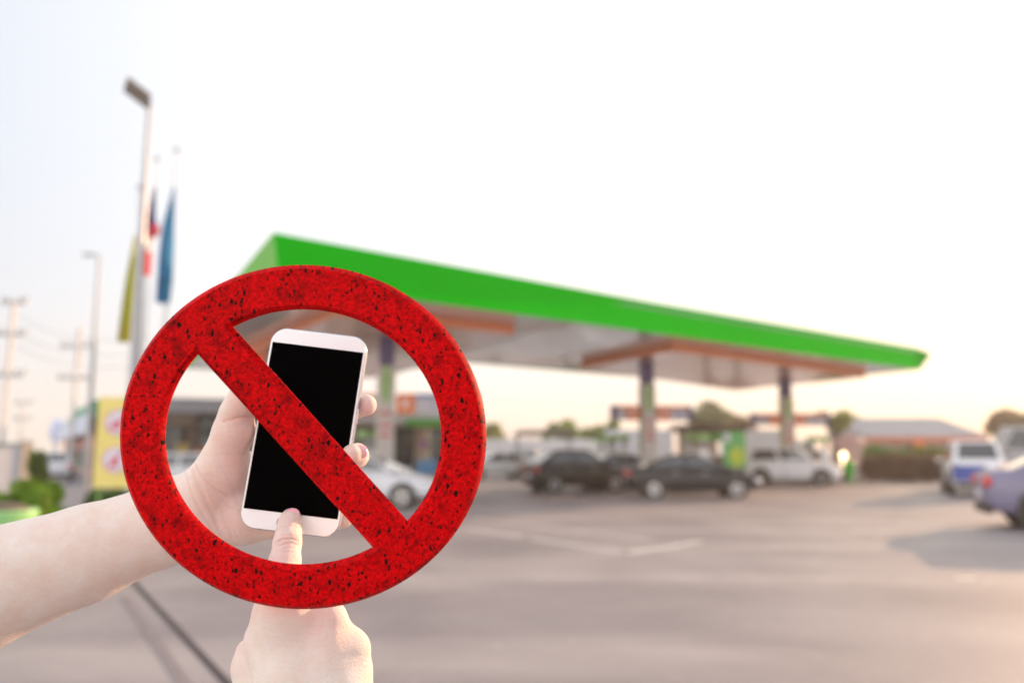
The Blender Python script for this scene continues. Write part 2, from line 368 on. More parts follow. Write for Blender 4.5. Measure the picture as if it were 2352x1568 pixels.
def car(kind, paint, pos, yaw, label, group=None, name='parked_car', cat='car', dark_rims=False, lights=None, zs=1.0, extra=None):
    K = KINDS[kind]; L, W = K['L'], K['W']; h = L / 2
    t = thing(name, label, cat, (pos[0], pos[1], 0), yaw, group); t.scale = (1, 1, zs)
    xs = [-h, -h + .06, -h + .2] + [x for x, _ in K['top'] if -h + .3 < x < h - .3] + [-.4, .3] + [h - .25, h - .08, h]; xs = sorted(set(xs))
    bot = [(-h, .5), (-h + .15, .3), (-h + .5, .22), (h - .5, .22), (h - .15, .28), (h, .45)]
    wid = [(-h, W * .40), (-h + .2, W * .47), (-.8, W * .5), (.8, W * .5), (h - .35, W * .47), (h, W * .36)]
    vs = []; fs = []; nsec = 12
    for x in xs:
        zt, zb, w_ = lerp(K['top'], x), lerp(bot, x), lerp(wid, x); zm = zb + (zt - zb) * .5
        half = [(0, zb), (w_ * .85, zb), (w_ * .98, zb + .08), (w_, zm), (w_ * .97, zt - .10), (w_ * .86, zt), (0, zt + .03)]
        ring = [(x, y_, z_) for y_, z_ in half] + [(x, -y_, z_) for y_, z_ in half[-2:0:-1]]; nsec = len(ring); vs += ring
    for i in range(len(xs) - 1):
        for k in range(nsec):
            fs.append((i * nsec + k, i * nsec + (k + 1) % nsec, (i + 1) * nsec + (k + 1) % nsec, (i + 1) * nsec + k))
    fs += [tuple(range(nsec - 1, -1, -1)), tuple((len(xs) - 1) * nsec + k for k in range(nsec))]
    q = MB(); q.add(vs, fs); q.build('body', paint, t, smooth=True, sub=1)
    xb0, xb1, xt0, xt1, zt, zb = K['cab']; wb_, wt_ = W * .455, W * .36
    B = [Vector((x, y_, zb - .06)) for x, y_ in ((xb0, -wb_), (xb1, -wb_), (xb1, wb_), (xb0, wb_))]
    T = [Vector((x, y_, zt)) for x, y_ in ((xt0, -wt_), (xt1, -wt_), (xt1, wt_), (xt0, wt_))]
    q = MB(); q.add(B + T, [(3, 2, 1, 0), (4, 5, 6, 7)] + [(i, (i + 1) % 4, 4 + (i + 1) % 4, 4 + i) for i in range(4)])
    q.build('cabin', paint, t, smooth=False, bevel=.07, seg=3)
    def pane(i, s0, s1, r0, r1, nm):
        j = (i + 1) % 4; a, b, c, d = B[i], B[j], T[j], T[i]; nn = (b - a).cross(d - a).normalized() * .012
        f = lambda s_, r_: (a.lerp(b, s_)).lerp(d.lerp(c, s_), r_) + nn
        g = lambda s_, r_: f(s_, r_) - nn * 2
        q = MB(); q.add([f(s0, r0), f(s1, r0), f(s1, r1), f(s0, r1), g(s0, r0), g(s1, r0), g(s1, r1), g(s0, r1)],
                        [(0, 1, 2, 3), (7, 6, 5, 4), (0, 4, 5, 1), (1, 5, 6, 2), (2, 6, 7, 3), (3, 7, 4, 0)]); q.build(nm, GLASS, t)
    pane(1, .07, .93, .18, .92, 'windscreen'); pane(3, .1, .9, .22, .9, 'rear_window')
    for i in (0, 2):
        cuts = ((.08, .48), (.53, .93)) if kind != 'van' else ((.03, .33), (.36, .66), (.70, .97))
        for s0, s1 in cuts: pane(i, s0, s1, .2, .88, 'side_window')
    r = K['r']
    for sx in (-1, 1):
        for sy in (-1, 1):
            x = sx * K['wb']; yo = sy * (W / 2 - .02)
            MB().tube((x, yo - sy * .10, r + .02), (x, yo + sy * .024, r + .02), r * 1.2, n=24).build('wheel_arch', DARK, t)
            wh = MB().tube((x, yo - sy * .16, r), (x, yo + sy * .04, r), r, n=28).build('wheel', RUB, t, bevel=.03)
            q = MB(); q.tube((x, yo + sy * .02, r), (x, yo + sy * .044, r), r * .66, n=20); q.build('rim', mat('dark_alloy', (.2, .19, .19), .4, .5) if dark_rims else CHROME, wh)
            q = MB()
            for k in range(5):
                th = k * 2 * math.pi / 5; q.tube((x, yo + sy * .052, r), (x + math.cos(th) * r * .6, yo + sy * .052, r + math.sin(th) * r * .6), .03, .02, n=6)
            q.build('spokes', DARK if not dark_rims else RUB, wh)
    for sy in (-1, 1):
        zl = lerp(K['top'], h - .12) - .08
        q = MB(); q.ell((h - .17, sy * W * .345, zl), (.17, .17, .09)); q.build('headlight', lights or LAMP, t, smooth=True)
        zl = lerp(K['top'], -h + .08) - .17
        q = MB(); q.ell((-h + .07, sy * W * .39, zl), (.10, .15, .11)); q.build('tail_light', TAIL, t, smooth=True)
        q = MB(); q.ell((xb1 - .25, sy * (W / 2 + .07), zb + .03), (.06, .11, .07)); q.build('mirror', paint, t, smooth=True)
        for xx in (-.75, .25): MB().box(xx, xx + .2, sy * W * .497, sy * W * .497 + sy * .03, zb - .17, zb - .14).build('door_handle', CHROME, t)
        MB().box(-.25, -.235, sy * W * .488, sy * (W * .5 + .002), .35, zb - .08).build('door_seam', DARK, t)
    MB().box(h - .04, h + .015, -.4, .4, .42, .58).build('grille', DARK, t, bevel=.01)
    MB().box(-h - .02, -h + .03, -.22, .22, .55, .68).build('number_plate', PALE, t)
    MB().box(-h - .01, -h + .15, -W * .38, W * .38, .27, .42).build('bumper', DARK, t, bevel=.02)
    if kind == 'pickup':
        MB().box(-h + .12, -1.05, -W * .40, W * .40, 1.145, 1.175).build('bed_liner', DARK, t)
    if extra: extra(t, L, W)
    return t
def paint(nm, c, rough=.36): return mat(nm, c, rough, 0.0, var=.04, scale=2, coat=.12)
PWHITE = paint('car_white', (.72, .72, .76)); PBLACK = paint('car_black', (.014, .011, .013)); PBROWN = paint('car_dark_brown', (.022, .015, .010))
PLAV = paint('car_lavender_silver', (.18, .165, .26)); PSILV = paint('car_silver', (.5, .5, .54)); PBLUE = paint('car_blue', (.03, .07, .32))
p = Yd(835, 1155, 23.2); car('sedan', PWHITE, (p.x, p.y), rad(-7), 'white sedan in front of the nearest pillar, half hidden by the phone')
p = Yd(1327, 1130, 30.2); car('hatch', PBROWN, (p.x, p.y + .8), rad(20), 'dark brown hatchback left of the black sedan', zs=1.08)
p = Yd(1409, 1120, 33.5); car('sedan', paint('car_grey', (.25, .24, .27)), (p.x + .6, p.y + .8), rad(12), 'grey sedan half hidden between the brown hatchback and the black sedan')
p = Yd(1588, 1140, 27.6); car('sedan', PBLACK, (p.x, p.y), rad(-3), 'black sedan standing side-on before the middle pillar')
p = Yd(1826, 1110, 37.5); car('suv', PWHITE, (p.x - .1, p.y), rad(-24), 'white off-road estate with dark wheels beyond the bonnet of the black sedan', dark_rims=True)
p = Yd(2420, 1200, 16.3); car('sedan', PLAV, (12.2, 16.2), rad(-22), 'lavender silver sedan cut by the right edge of the photo', zs=1.16)
def bluepanel(t, L, W):
        MB().box(-L / 2 - .07, -L / 2 + .02, -W * .12, W * .46, .50, .98).build('blue_panel', PBLUE, t, bevel=.02)
p = Yd(2248, 1140, 27.5); car('suv', PWHITE, (p.x + 1.0, p.y + 2), rad(66), 'white estate car with blue rear panel behind the lavender sedan', extra=bluepanel, zs=1.12)
p = Yd(2325, 1100, 38); car('van', paint('van_grey', (.36, .36, .38)), (p.x + 1.2, p.y), rad(172), 'tall grey van at the right edge beyond the estate car', name='parked_van', cat='van', zs=1.35)
p = Yd(408, 1125, 29.5); car('hatch', PWHITE, (p.x - .2, p.y), rad(185), 'white hatchback by the dark shop left of the wrist')
p = Yd(1150, 1100, 45); car('hatch', PWHITE, (p.x - .3, p.y), rad(200), 'small white hatchback far off just right of the red ring')
p = Yd(1215, 1095, 52); car('pickup', PSILV, (p.x - .2, p.y + 1), rad(170), 'silver pickup parked before the far white wall', name='pickup_truck', cat='pickup')
p = Yd(122, 1112, 42); car('hatch', PWHITE, (p.x, p.y), rad(120), 'small white hatchback by the long brown shop at far left')

# ------------------------------------------------------------------ buildings
def building_front(name, label, cat, a, b, depth, segs, zt, fascia, fm, wall_m, roofm=GREY, inner=None):
    """building whose front runs from a to b on the ground"""
    a = Vector((a[0], a[1])); b = Vector((b[0], b[1])); d = b - a; L = d.length; rz = math.atan2(d.y, d.x)
    t = thing(name, label, cat, (a.x, a.y, 0), rz)
    MB().box(0, L, 1.2, depth, 0, zt - .2).build('wall', wall_m, t)
    MB().box(-.3, L + .3, -.2, depth + .2, zt - .2, zt).build('roof', roofm, t, bevel=.03)
    MB().box(-.32, L + .32, -.3, -.201, zt - fascia, zt + .05).build('fascia', fm, t, bevel=.02)
    n = segs; st = L / n
    for k in range(n + 1): MB().box(k * st - .15, k * st + .15, -.1, .2, 0, zt - fascia).build('column', wall_m, t)
    for k in range(n):
        f = MB().box(k * st + .35, (k + 1) * st - .35, 1.1, 1.199, .35, zt - fascia - .15).build('window', DARK, t)
        MB().box(k * st + .45, k * st + st / 2 - .05, 1.06, 1.099, .45, zt - fascia - .25).build('pane', GLASS, f)
        MB().box(k * st + st / 2 + .05, (k + 1) * st - .45, 1.06, 1.099, .45, zt - fascia - .25).build('pane', GLASS, f)
    return t, L
p0, p1 = Yd(330, 1035, 41), Yd(640, 1035, 44)
t, L = building_front('minimart', 'low dark glazed shop behind the wrist with a grey flat roof edge', 'shop', p0, p1, 7, 3, 4.35, .75, mat('fascia_grey', (.27, .26, .29), .6), BROWN)
MB().box(.6, 2.4, -.28, -.1, 2.9, 3.55).build('awning', BROWN, t)
for i, (x, z, c) in enumerate([(1.6, 1.0, (.5, .35, .12)), (2.5, .8, (.5, .2, .1)), (3.6, 1.0, (.45, .2, .2)), (4.6, 1.0, (.25, .32, .08)), (6.4, 1.1, (.2, .28, .05))]):
    MB().box(x, x + .8, .6, .95, .2, z + 1.0).build('display_rack', mat('rack_%d' % i, c, .6), t, bevel=.03)
p0, p1 = Yd(800, 1035, 42), Yd(1065, 1035, 45)
t, L = building_front('station_office', 'pale station office behind the nearest pillar with a short green band', 'office', p0, p1, 6, 3, 3.6, .55, SIGNP, TAN)
MB().box(L * .46, L * .80, -.38, -.301, 2.95, 3.35).build('green_band', mat('office_green', (0.07, 0.33, 0.03), .5), t)
MB().box(L * .60, L * .68, -.1, -.02, 1.7, 2.2).build('poster', mat('poster_purple', (.35, .12, .35), .5), t)
MB().box(L * .58, L * .74, -.3, .2, .3, 1.1).build('ice_box', mat('icebox_blue', (.12, .3, .6), .5), t, bevel=.04)
# shop row at far left
p0, p1 = G(143, 990, 3.75), G(238, 944, 3.75)
a = Vector(p0[:2]); d = Vector(p1[:2]) - a; L = d.length
t = thing('roadside_shop', 'long brown shop with white fascia and stepped green roof pieces at far left', 'shop', (a.x, a.y, 0), math.atan2(d.y, d.x))
SG = mat('shop_green', (.02, .28, .14), .5); SB = mat('shop_brown', (.42, .24, .20), .7)
MB().box(0, L, .3, 3, 0, 3.5).build('wall', SB, t)
MB().box(-.2, L + .2, -.5, 3.2, 3.501, 3.72).build('roof', SG, t, bevel=.03)
MB().box(-.22, L + .22, -.62, -.502, 2.62, 3.78).build('fascia', mat('shop_white_fascia', (.56, .60, .74), .5), t, bevel=.02)
for k, (x0, x1, z) in enumerate([(.02, .14, .35), (.34, .56, .55), (.60, .95, .75)]):
    MB().box(L * x0, L * x1, -.45, 2, 3.722, 3.75 + z).build('roof_step', SG, t, bevel=.05)
for k in range(6):
    f = MB().box(L * (k + .12) / 6, L * (k + .88) / 6, .24, .298, .3, 1.75).build('shop_opening', DARK, t)
    MB().box(L * (k + .2) / 6, L * (k + .5) / 6, .2, .238, .3, 1.0).build('counter', SG if k % 2 else BROWN, f)
    MB().box(L * (k + .15) / 6, L * (k + .85) / 6, .22, .296, 1.95, 2.45).build('sign_strip', mat('shop_sign_red', (.5, .16, .12), .6) if k % 2 else SB, t)
p = Yd(131, 1035, 95)
t = thing('water_tower', 'pale blue tank standing beyond the left end of the long shop', 'tank', (p.x, p.y, 0))
q = MB(); q.tube((0, 0, 0), (0, 0, 4.2), .5, .5, 16); q.build('stem', OFFW, t, smooth=False)
q = MB(); q.ell((0, 0, 4.0), (1.0, 1.0, 1.5), 20, 12); q.build('tank', mat('tank_blue', (.5, .56, .8), .4), t, smooth=True)
p0, p1 = Yd(-260, 1035, 24), Yd(48, 1035, 27)
t = thing('boundary_wall', 'pale grey wall at the left edge behind the green shrub', 'wall', (p0.x, p0.y, 0), math.atan2(p1.y - p0.y, p1.x - p0.x))
LL = (Vector(p1[:2]) - Vector(p0[:2])).length
MB().box(0, LL, 0, .2, 0, 1.78).build('panel', OFFW, t); MB().box(-.02, LL + .02, -.03, .23, 1.781, 1.86).build('coping', GREY, t)
MB().box(LL + .02, LL + .35, -.06, .26, 0, 1.95).build('end_post', mat('peach_post', (.62, .5, .4), .7), t)
p0, p1 = Yd(1040, 1035, 56), Yd(1490, 1035, 62)
t = thing('boundary_wall', 'long white wall far behind the pumps, right of the red ring', 'wall', (p0.x, p0.y, 0), math.atan2(p1.y - p0.y, p1.x - p0.x))
LL = (Vector(p1[:2]) - Vector(p0[:2])).length; nseg = 8
for k in range(nseg):
    MB().box(LL * k / nseg + .01, LL * (k + 1) / nseg - .16, 0, .15, 0, 2.45).build('panel', OFFW, t)
    MB().box(LL * (k + 1) / nseg - .15, LL * (k + 1) / nseg, -.05, .2, 0, 2.6).build('post', WHITE, t)
# white box truck by the wall, car port
def box_truck(pos, yaw, label):
    t = thing('box_truck', label, 'truck', (pos[0], pos[1], 0), yaw)
    MB().box(-2.8, 1.3, -1.05, 1.05, .75, 2.9).build('cargo_box', mat('truck_box_white', (.68, .69, .78), .5), t, bevel=.03)
    q = MB(); q.add([(1.4, -1, .5), (3.0, -1, .5), (3.0, -1, 1.3), (2.6, -1, 2.2), (1.4, -1, 2.3), (1.4, 1, .5), (3.0, 1, .5), (3.0, 1, 1.3), (2.6, 1, 2.2), (1.4, 1, 2.3)],
                    [(0, 1, 2, 3, 4), (9, 8, 7, 6, 5), (0, 5, 6, 1), (1, 6, 7, 2), (2, 7, 8, 3), (3, 8, 9, 4), (4, 9, 5, 0)]); q.build('cab', WHITE, t, bevel=.05)
    MB().box(1.7, 2.5, -1.02, -1.001, 1.35, 2.0).build('side_window', GLASS, t)
    MB().box(-2.6, 2.8, -.8, .8, .45, .74).build('chassis', DARK, t)
    for x in (-1.8, 2.2):
        for y in (-.9, .9): MB().tube((x, y - .14, .42), (x, y + .14, .42), .42, n=20).build('wheel', RUB, t)
p = Yd(1440, 1035, 50); box_truck((p.x, p.y), rad(175), 'white box truck seen between the pumps left of the middle pillar')
p = Yd(1765, 1035, 50); box_truck((p.x, p.y), rad(10), 'white box truck behind the white off-road estate')
# long house on the right
p0, p1 = Yd(1985, 1035, 58), Yd(2205, 1035, 58)
t = thing('long_house', 'long low house with grey roof and orange eave at right behind the brown hedge', 'house', (p0.x, p0.y, 0), 0)
LL = p1.x - p0.x
MB().box(0, LL + 1.6, 0, 6, 0, 2.4).build('wall', mat('house_wall', (.45, .28, .24), .7), t)
MB().box(-.2, LL + 1.8, -.6, -.5, 2.25, 2.65).build('eave', mat('house_eave', (.55, .2, .13), .6), t)
q = MB(); q.add([(-.3, -.5, 2.66), (LL + 2.0, -.5, 2.66), (LL + 2.0, 6.5, 2.66), (-.3, 6.5, 2.66), (-.28, 3, 4.1), (LL + .2, 3, 4.15)],
                [(0, 1, 5, 4), (1, 2, 5), (2, 3, 4, 5), (3, 0, 4), (3, 2, 1, 0)]); q.build('roof', mat('house_roof', (.30, .29, .31), .6, scale=.8), t)
for k in range(4):
    f = MB().box(.8 + k * 1.9, 1.9 + k * 1.9, -.06, -.002, 1.0, 2.0).build('window', WHITE, t)
    MB().box(.87 + k * 1.9, 1.83 + k * 1.9, -.07, -.061, 1.07, 1.93).build('pane', GLASS, f)
MB().box(3.4, 4.0, -.9, -.7, 1.6, 2.3).build('orange_board', SIGNO, t)
p = Yd(1248, 1035, 44)
t = thing('shelter', 'small dark roofed shelter behind the dark brown hatchback', 'shelter', (p.x, p.y, 0), .05)
MB().prism([(-1.7, -.9), (1.7, -.9), (1.7, .9), (-1.7, .9)], 2.45, 2.75, [(-1.4, -.4), (1.4, -.4), (1.4, .4), (-1.4, .4)]).build('roof', BROWN, t)
for xx in (-1.5, 1.42):
    for yy in (-.8, .72): MB().box(xx, xx + .08, yy, yy + .08, 0, 2.45).build('post', GREY, t)
MB().box(-1.2, 1.2, -.3, .3, 0, .9).build('bench', TAN, t, bevel=.03)
# flowering/brown hedge, umbrella, bin, lit motorbike lamp
LEAFM = {}
def leafmat(nm, c):
    if nm not in LEAFM:
        m = mat(nm, c, .55, var=.35, scale=1.3); n = m.node_tree.nodes; l = m.node_tree.links; b = n['Principled BSDF']
        tr_ = n.new('ShaderNodeBsdfTranslucent'); mx = n.new('ShaderNodeMixShader'); mx.inputs[0].default_value = .45
        l.new(b.inputs['Base Color'].links[0].from_socket, tr_.inputs[0]); l.new(b.outputs[0], mx.inputs[1]); l.new(tr_.outputs[0], mx.inputs[2])
        l.new(mx.outputs[0], n['Material Output'].inputs[0]); LEAFM[nm] = m
    if nm in LEAFM: return LEAFM[nm]
    m = mat(nm, c, .55, var=.35, scale=1.3); b = m.node_tree.nodes['Principled BSDF']
    LEAFM[nm] = m; return m
def leaves(n, centers, size, seed):
    r = np.random.RandomState(seed); C_ = np.array([c[:3] for c in centers]); R_ = np.array([c[3:] for c in centers])
    wgt = np.prod(R_, 1) ** .67; idx = r.choice(len(C_), n, p=wgt / wgt.sum())
    d = r.normal(size=(n, 3)); d /= np.linalg.norm(d, axis=1)[:, None]; d *= (r.rand(n, 1) ** .35)
    ctr = C_[idx] + d * R_[idx]
    a = r.normal(size=(n, 3)); a /= np.linalg.norm(a, axis=1)[:, None]; b = np.cross(a, r.normal(size=(n, 3))); b /= np.linalg.norm(b, axis=1)[:, None]
    s = size * (.6 + .8 * r.rand(n, 1)); a *= s; b *= s * .55
    v = np.stack([ctr - a, ctr - b, ctr + a, ctr + b], 1).reshape(-1, 3)
    me = bpy.data.meshes.new('leaves'); me.from_pydata(v.tolist(), [], np.arange(4 * n).reshape(n, 4).tolist()); return me
def tree(pos, h, r, label, m, seed, n=3500, trunk=.3, group='trees behind the station', name='tree', squash=.8):
    t = thing(name, label, 'tree', (pos[0], pos[1], 0), 0, group); rr = random.Random(seed)
    q = MB(); q.tube((0, 0, 0), (.1, 0, h * .55), trunk, trunk * .55, 8)
    cs = []
    for k in range(9):
        th = rr.random() * 6.28; rad_ = r * (.25 + .5 * rr.random()); z = h - r * squash * (.45 + 1.1 * rr.random())
        c = (math.cos(th) * rad_, math.sin(th) * rad_, z); s = r * (.32 + .25 * rr.random()); cs.append((*c, s, s, s * .75))
        q.tube((.08, 0, h * .4), c, trunk * .4, trunk * .12, 6)
    q.build('trunk', mat('bark', (.12, .09, .07), .9), t)
    link('crown', leaves(n, cs, r * .085, seed), m, t)
LG = leafmat('leaf_light', (.28, .34, .12)); LD = leafmat('leaf_dull', (.30, .29, .16)); LB = leafmat('leaf_brown', (.32, .24, .15)); LY = leafmat('leaf_yellowish', (.26, .28, .07))
def tr(u, vt, y, wpx, label, m, seed, **k):
    p = Yd(u, 1035, y); h = (1035 - vt) / FPX * y + 1.6; tree((p.x, p.y), h, wpx / 2 / FPX * y, label, m, seed, **k)
tr(1300, 955, 72, 110, 'round green tree above the dark hatchback', LG, 1)
tr(1375, 958, 70, 95, 'green tree just left of the middle pillar', LG, 2)
tr(1140, 972, 80, 90, 'low yellowish tree beside the right rim of the red ring', LY, 3)
tr(1628, 912, 66, 110, 'dull brownish tree rising behind the kiosk', LD, 4)
tr(1700, 955, 75, 90, 'lower brown tree right of the kiosk tree', LB, 5)
tr(1918, 935, 56, 80, 'green tree right of the farthest pillar', LY, 6)
tr(1960, 950, 64, 60, 'olive tree left of the long house', LG, 7)
tr(2340, 930, 60, 130, 'brown green tree at the right edge behind the grey van', LB, 8)
def hedge(a, b, h, d, m, label, seed, n=6000, name='hedge', size=.12, group=None):
    a = Vector(a[:2]); b = Vector(b[:2]); L = (b - a).length
    t = thing(name, label, 'hedge', (a.x, a.y, 0), math.atan2((b - a).y, (b - a).x), group); k = max(2, int(L / .8)); rr = random.Random(seed)
    cs = [(L * (i + .5) / k, 0, h * .5, L / k * .8, d / 2, h * .5 * (.85 + .3 * rr.random())) for i in range(k)]
    link('foliage', leaves(n, cs, size, seed), m, t)
    q = MB()
    for i in range(k): q.tube((L * (i + .5) / k, 0, 0), (L * (i + .5) / k, 0, h * .7), .04, .02, 6)
    q.build('stems', mat('bark', (.12, .09, .07), .9), t)
hedge(Yd(1985, 1035, 42), Yd(2190, 1035, 41), 1.4, 1.2, leafmat('leaf_russet', (.24, .14, .10)), 'dry brown hedge along the back of the forecourt', 21, 9000)
hedge(Yd(1990, 1035, 50), Yd(2090, 1035, 50), 1.9, 1.0, leafmat('leaf_bright', (.10, .25, .03)), 'bright green hedge below the left end of the long house', 22, 4000)
hedge(Yd(2100, 1035, 50), Yd(2190, 1035, 50), 1.8, 1.0, leafmat('leaf_lime', (.15, .22, .03)), 'lime green hedge below the right end of the long house', 23, 4000)
p = Yd(1952, 1105, 38)
t = thing('litter_bin', 'bright green litter bin right of the white off-road estate', 'bin', (p.x, p.y, .13 * 0))
BG = mat('bin_green', (.02, .38, .01), .5)
q = MB(); q.tube((0, 0, .35), (0, 0, 1.0), .17, .26, 20); q.build('bucket', BG, t, bevel=.01)
q = MB(); q.tube((0, 0, 1.0), (0, 0, 1.12), .27, .2, 20); q.build('lid', BG, t)
MB().tube((0, 0, 0), (0, 0, .36), .09, .09, 12).build('foot', BG, t)
p = Yd(1950, 1035, 43)
t = thing('parasol', 'faded pink parasol over a stall left of the brown hedge', 'parasol', (p.x, p.y, 0))
q = MB(); q.add([(0, 0, 2.55)] + [(1.25 * math.cos(k * math.pi / 4), 1.25 * math.sin(k * math.pi / 4), 1.95) for k in range(8)], [(0, 1 + k, 1 + (k + 1) % 8) for k in range(8)])
o = q.build('canopy', mat('parasol_pink', (.55, .32, .33), .7), t); sm = o.modifiers.new('s', 'SOLIDIFY'); sm.thickness = .02
MB().tube((0, 0, 0), (0, 0, 2.5), .03).build('pole', GREY, t); MB().box(-.7, .8, -.4, .4, 0, .95).build('stall_table', OFFW, t, bevel=.03)
p = Yd(1922, 1035, 41)
t = thing('motorbike', 'motorbike with its lamp shining between the white off-road estate and the green bin', 'motorbike', (p.x, p.y, 0), rad(-80))
for x in (-.6, .6): 
    q = MB(); q.tube((x, -.05, .3), (x, .05, .3), .3, n=20); q.build('wheel', RUB, t)
q = MB(); q.ell((0, 0, .65), (.55, .14, .22)); q.ell((-.25, 0, .82), (.38, .13, .08)); q.build('body', mat('bike_paint', (.45, .32, .26), .3, coat=.5), t, smooth=True)
q = MB(); q.tube((.6, 0, .3), (.42, 0, 1.05), .035); q.tube((.42, -.32, 1.05), (.42, .32, 1.05), .02); q.build('fork', GREY, t)
q = MB(); q.ell((.56, 0, .98), (.07, .13, .13)); q.ell((.56, 0, 1.35), (.08, .19, .19)); q.build('lit_lamp', mat('lit_lamp', (1, .9, .6), .3, emit=(1, .72, .38), es=4.5), t, smooth=True)
q = MB(); q.tube((.42, 0, 1.05), (.54, 0, 1.3), .02); q.build('lamp_bracket', GREY, t)

# ------------------------------------------------------------------ poles, flags, banner, shrubs
def pole_between(q, u0, v0, u1, v1, y, r0, r1, y1=None):
    a = Yd(u0, v0, y); b = Yd(u1, v1, y1 or y); q.tube(a, b, r0, r1, 14); return a, b
bp = Yd(299, 1035, 16.4); bp.z = 0
t = thing('street_lamp', 'tall grey street lamp with flat floodlight head nearest the flags', 'street lamp', bp, 0, 'street lamps')
top = Yd(343, 240, 16.4) - bp
MB().tube((0, 0, 0), top, .15, .045, 16).build('pole', GALV, t)
MB().tube((0, 0, 0), (0, 0, .35), .2, .16, 12).build('base', CONC, t)
hl = Yd(288, 192, 15.9) - bp; hr = Yd(345, 236, 16.3) - bp
d = (hl - hr); e = d.normalized(); side = Vector((.5, -.6, .6)).normalized(); nrm_ = e.cross(side).normalized()
M = Matrix((e, side, nrm_)).transposed().to_4x4(); M.translation = hr
MB().box(.02, d.length, -.18, .18, -.05, .04, M).build('lamp_head', mat('lamp_head', (.24, .22, .2), .5), t, bevel=.02)
MB().tube(top, hr + Vector((0, 0, .0)), .04).build('bracket', GALV, t)
bp = Yd(202, 1035, 30); bp.z = 0
t = thing('street_lamp', 'thinner street lamp farther left with a short arm', 'street lamp', bp, 0, 'street lamps')
top = Yd(228, 588, 30) - bp
MB().tube((0, 0, 0), top, .11, .06, 12).build('pole', GALV, t); MB().tube(top, Yd(203, 583, 30) - bp, .05).build('arm', GALV, t)
q = MB(); q.ell(Yd(203, 585, 30) - bp, (.28, .12, .06)); q.build('lamp_head', GREY, t, smooth=True)

def flag(par, y, left, right, cols, fn, amp=.10):
    """a limp flag: left(v)/right(v) edges in frame units at depth y, folded back and forth"""
    v0, v1 = fn; nv, nw = 26, 24; q = MB(); vs = []
    for i in range(nv + 1):
        t_ = i / nv; v = v0 + (v1 - v0) * t_; l_, r_ = left(v), right(v)
        for k in range(nw + 1):
            s_ = k / nw; ph = s_ * 9.5 + t_ * 2.2; pos = Yd(r_ + (l_ - r_) * (s_ + .06 * math.sin(ph * 2)), v, y) - par.location
            pos.y += amp * math.sin(ph) * (.3 + t_); vs.append(pos)
    fs = []; mi = []
    for i in range(nv):
        for k in range(nw):
            fs.append((i * (nw + 1) + k, i * (nw + 1) + k + 1, (i + 1) * (nw + 1) + k + 1, (i + 1) * (nw + 1) + k)); mi.append(cols(i / nv, k / nw))
    q.add(vs, fs); q.mi = mi; return q
def lin(*pts):
    return lambda v: lerp(pts, v)
def flagpole(u0, v0, u1, y, label, r=.05):
    b = Yd(u1, 1035, y); b.z = 0
    t = thing('flagpole', label, 'flagpole', b, 0, 'flagpoles beside the street lamp')
    tp = Yd(u0, v0, y) - b
    MB().tube((0, 0, 0), tp, r * 1.3, r * .7, 12).build('pole', WHITE, t)
    q = MB(); q.ell(tp, (.07, .07, .07)); q.build('finial', GREY, t, smooth=True)
    MB().box(-.2, .2, -.2, .2, 0, .25).build('base', CONC, t)
    return t
FB = mat('flag_sky_blue', (.03, .23, .45), .8, var=.2, scale=3); FN = mat('flag_navy', (.03, .025, .18), .8); FR = mat('flag_red', (.6, .03, .05), .8)
FW = mat('flag_white', (.72, .7, .72), .8); FY = mat('flag_yellow', (.66, .48, .06), .8, c2=(.5, .55, .04), scale=1.0)
t = flagpole(406, 345, 355, 19.0, 'flagpole carrying the light blue flag, right of the others')
q = flag(t, 18.95, lin((430, 398), (520, 376), (600, 368), (695, 361)), lin((430, 402), (560, 398), (640, 392), (695, 384)), lambda a, b: 0, (428, 696))
tag(q.build('flag', FB, None), 'limp light blue flag hanging from the right-hand pole', 'flag', 'flags').location = t.location
t = flagpole(360, 365, 312, 20.5, 'flagpole carrying the red white and navy flag, middle one')
def thai(a, b):
    k = b * 6 + (a - .4) * 3.2
    return 0 if k < 2.6 else 1 if k < 3.4 else 2
q = flag(t, 20.4, lin((430, 352), (520, 336), (560, 330), (632, 328)), lin((430, 357), (500, 356), (530, 368), (545, 352), (575, 345), (632, 341)), lambda a, b: (1 if a < .12 else 1 if b < .72 else 1) if a < .40 else ((2 if b < .62 else 1) if a < .55 else (0 if a < .7 else 2)), (430, 632))
tag(q.build('flag', [FW, FN, FR], None), 'limp red white and navy flag hanging close behind the street lamp', 'flag', 'flags').location = t.location
t = flagpole(322, 430, 300, 17.6, 'flagpole carrying the yellow flag, hidden behind the street lamp')
q = flag(t, 17.2, lin((540, 308), (640, 293), (785, 274)), lin((540, 313), (640, 309), (785, 296)), lambda a, b: 0, (540, 786))
tag(q.build('flag', FY, None), 'limp yellow flag hanging left of the street lamp', 'flag', 'flags').location = t.location

def utility_pole(u0, v0, u1, y, arms, label):
    b = Yd(u1, 1035, y); b.z = 0
    t = thing('utility_pole', label, 'utility pole', b, 0, 'electricity poles beyond the shops')
    tp = Yd(u0, v0, y) - b
    MB().box(-.09, .09, -.09, .09, 0, tp.z).build('post', mat('pole_concrete', (.62, .58, .56), .8), t)
    for v, hw in arms:
        z = (Yd(u0, v, y) - b).z
        MB().box(-hw, hw, -.08, .08, z - .08, z + .08).build('crossarm', GREY, t)
        for k in (-.9, -.45, .45, .9): MB().tube((k * hw, 0, z + .08), (k * hw, 0, z + .3), .05).build('insulator', BROWN, t)
    return b + Vector((0, 0, tp.z))
a1 = utility_pole(183, 752, 162, 46, [(795, 1.1), (868, 1.1)], 'power pole behind the thin street lamp')
a2 = utility_pole(14, 690, 2, 40, [(695, .7), (768, .8), (862, .9)], 'nearest power pole at the left edge')
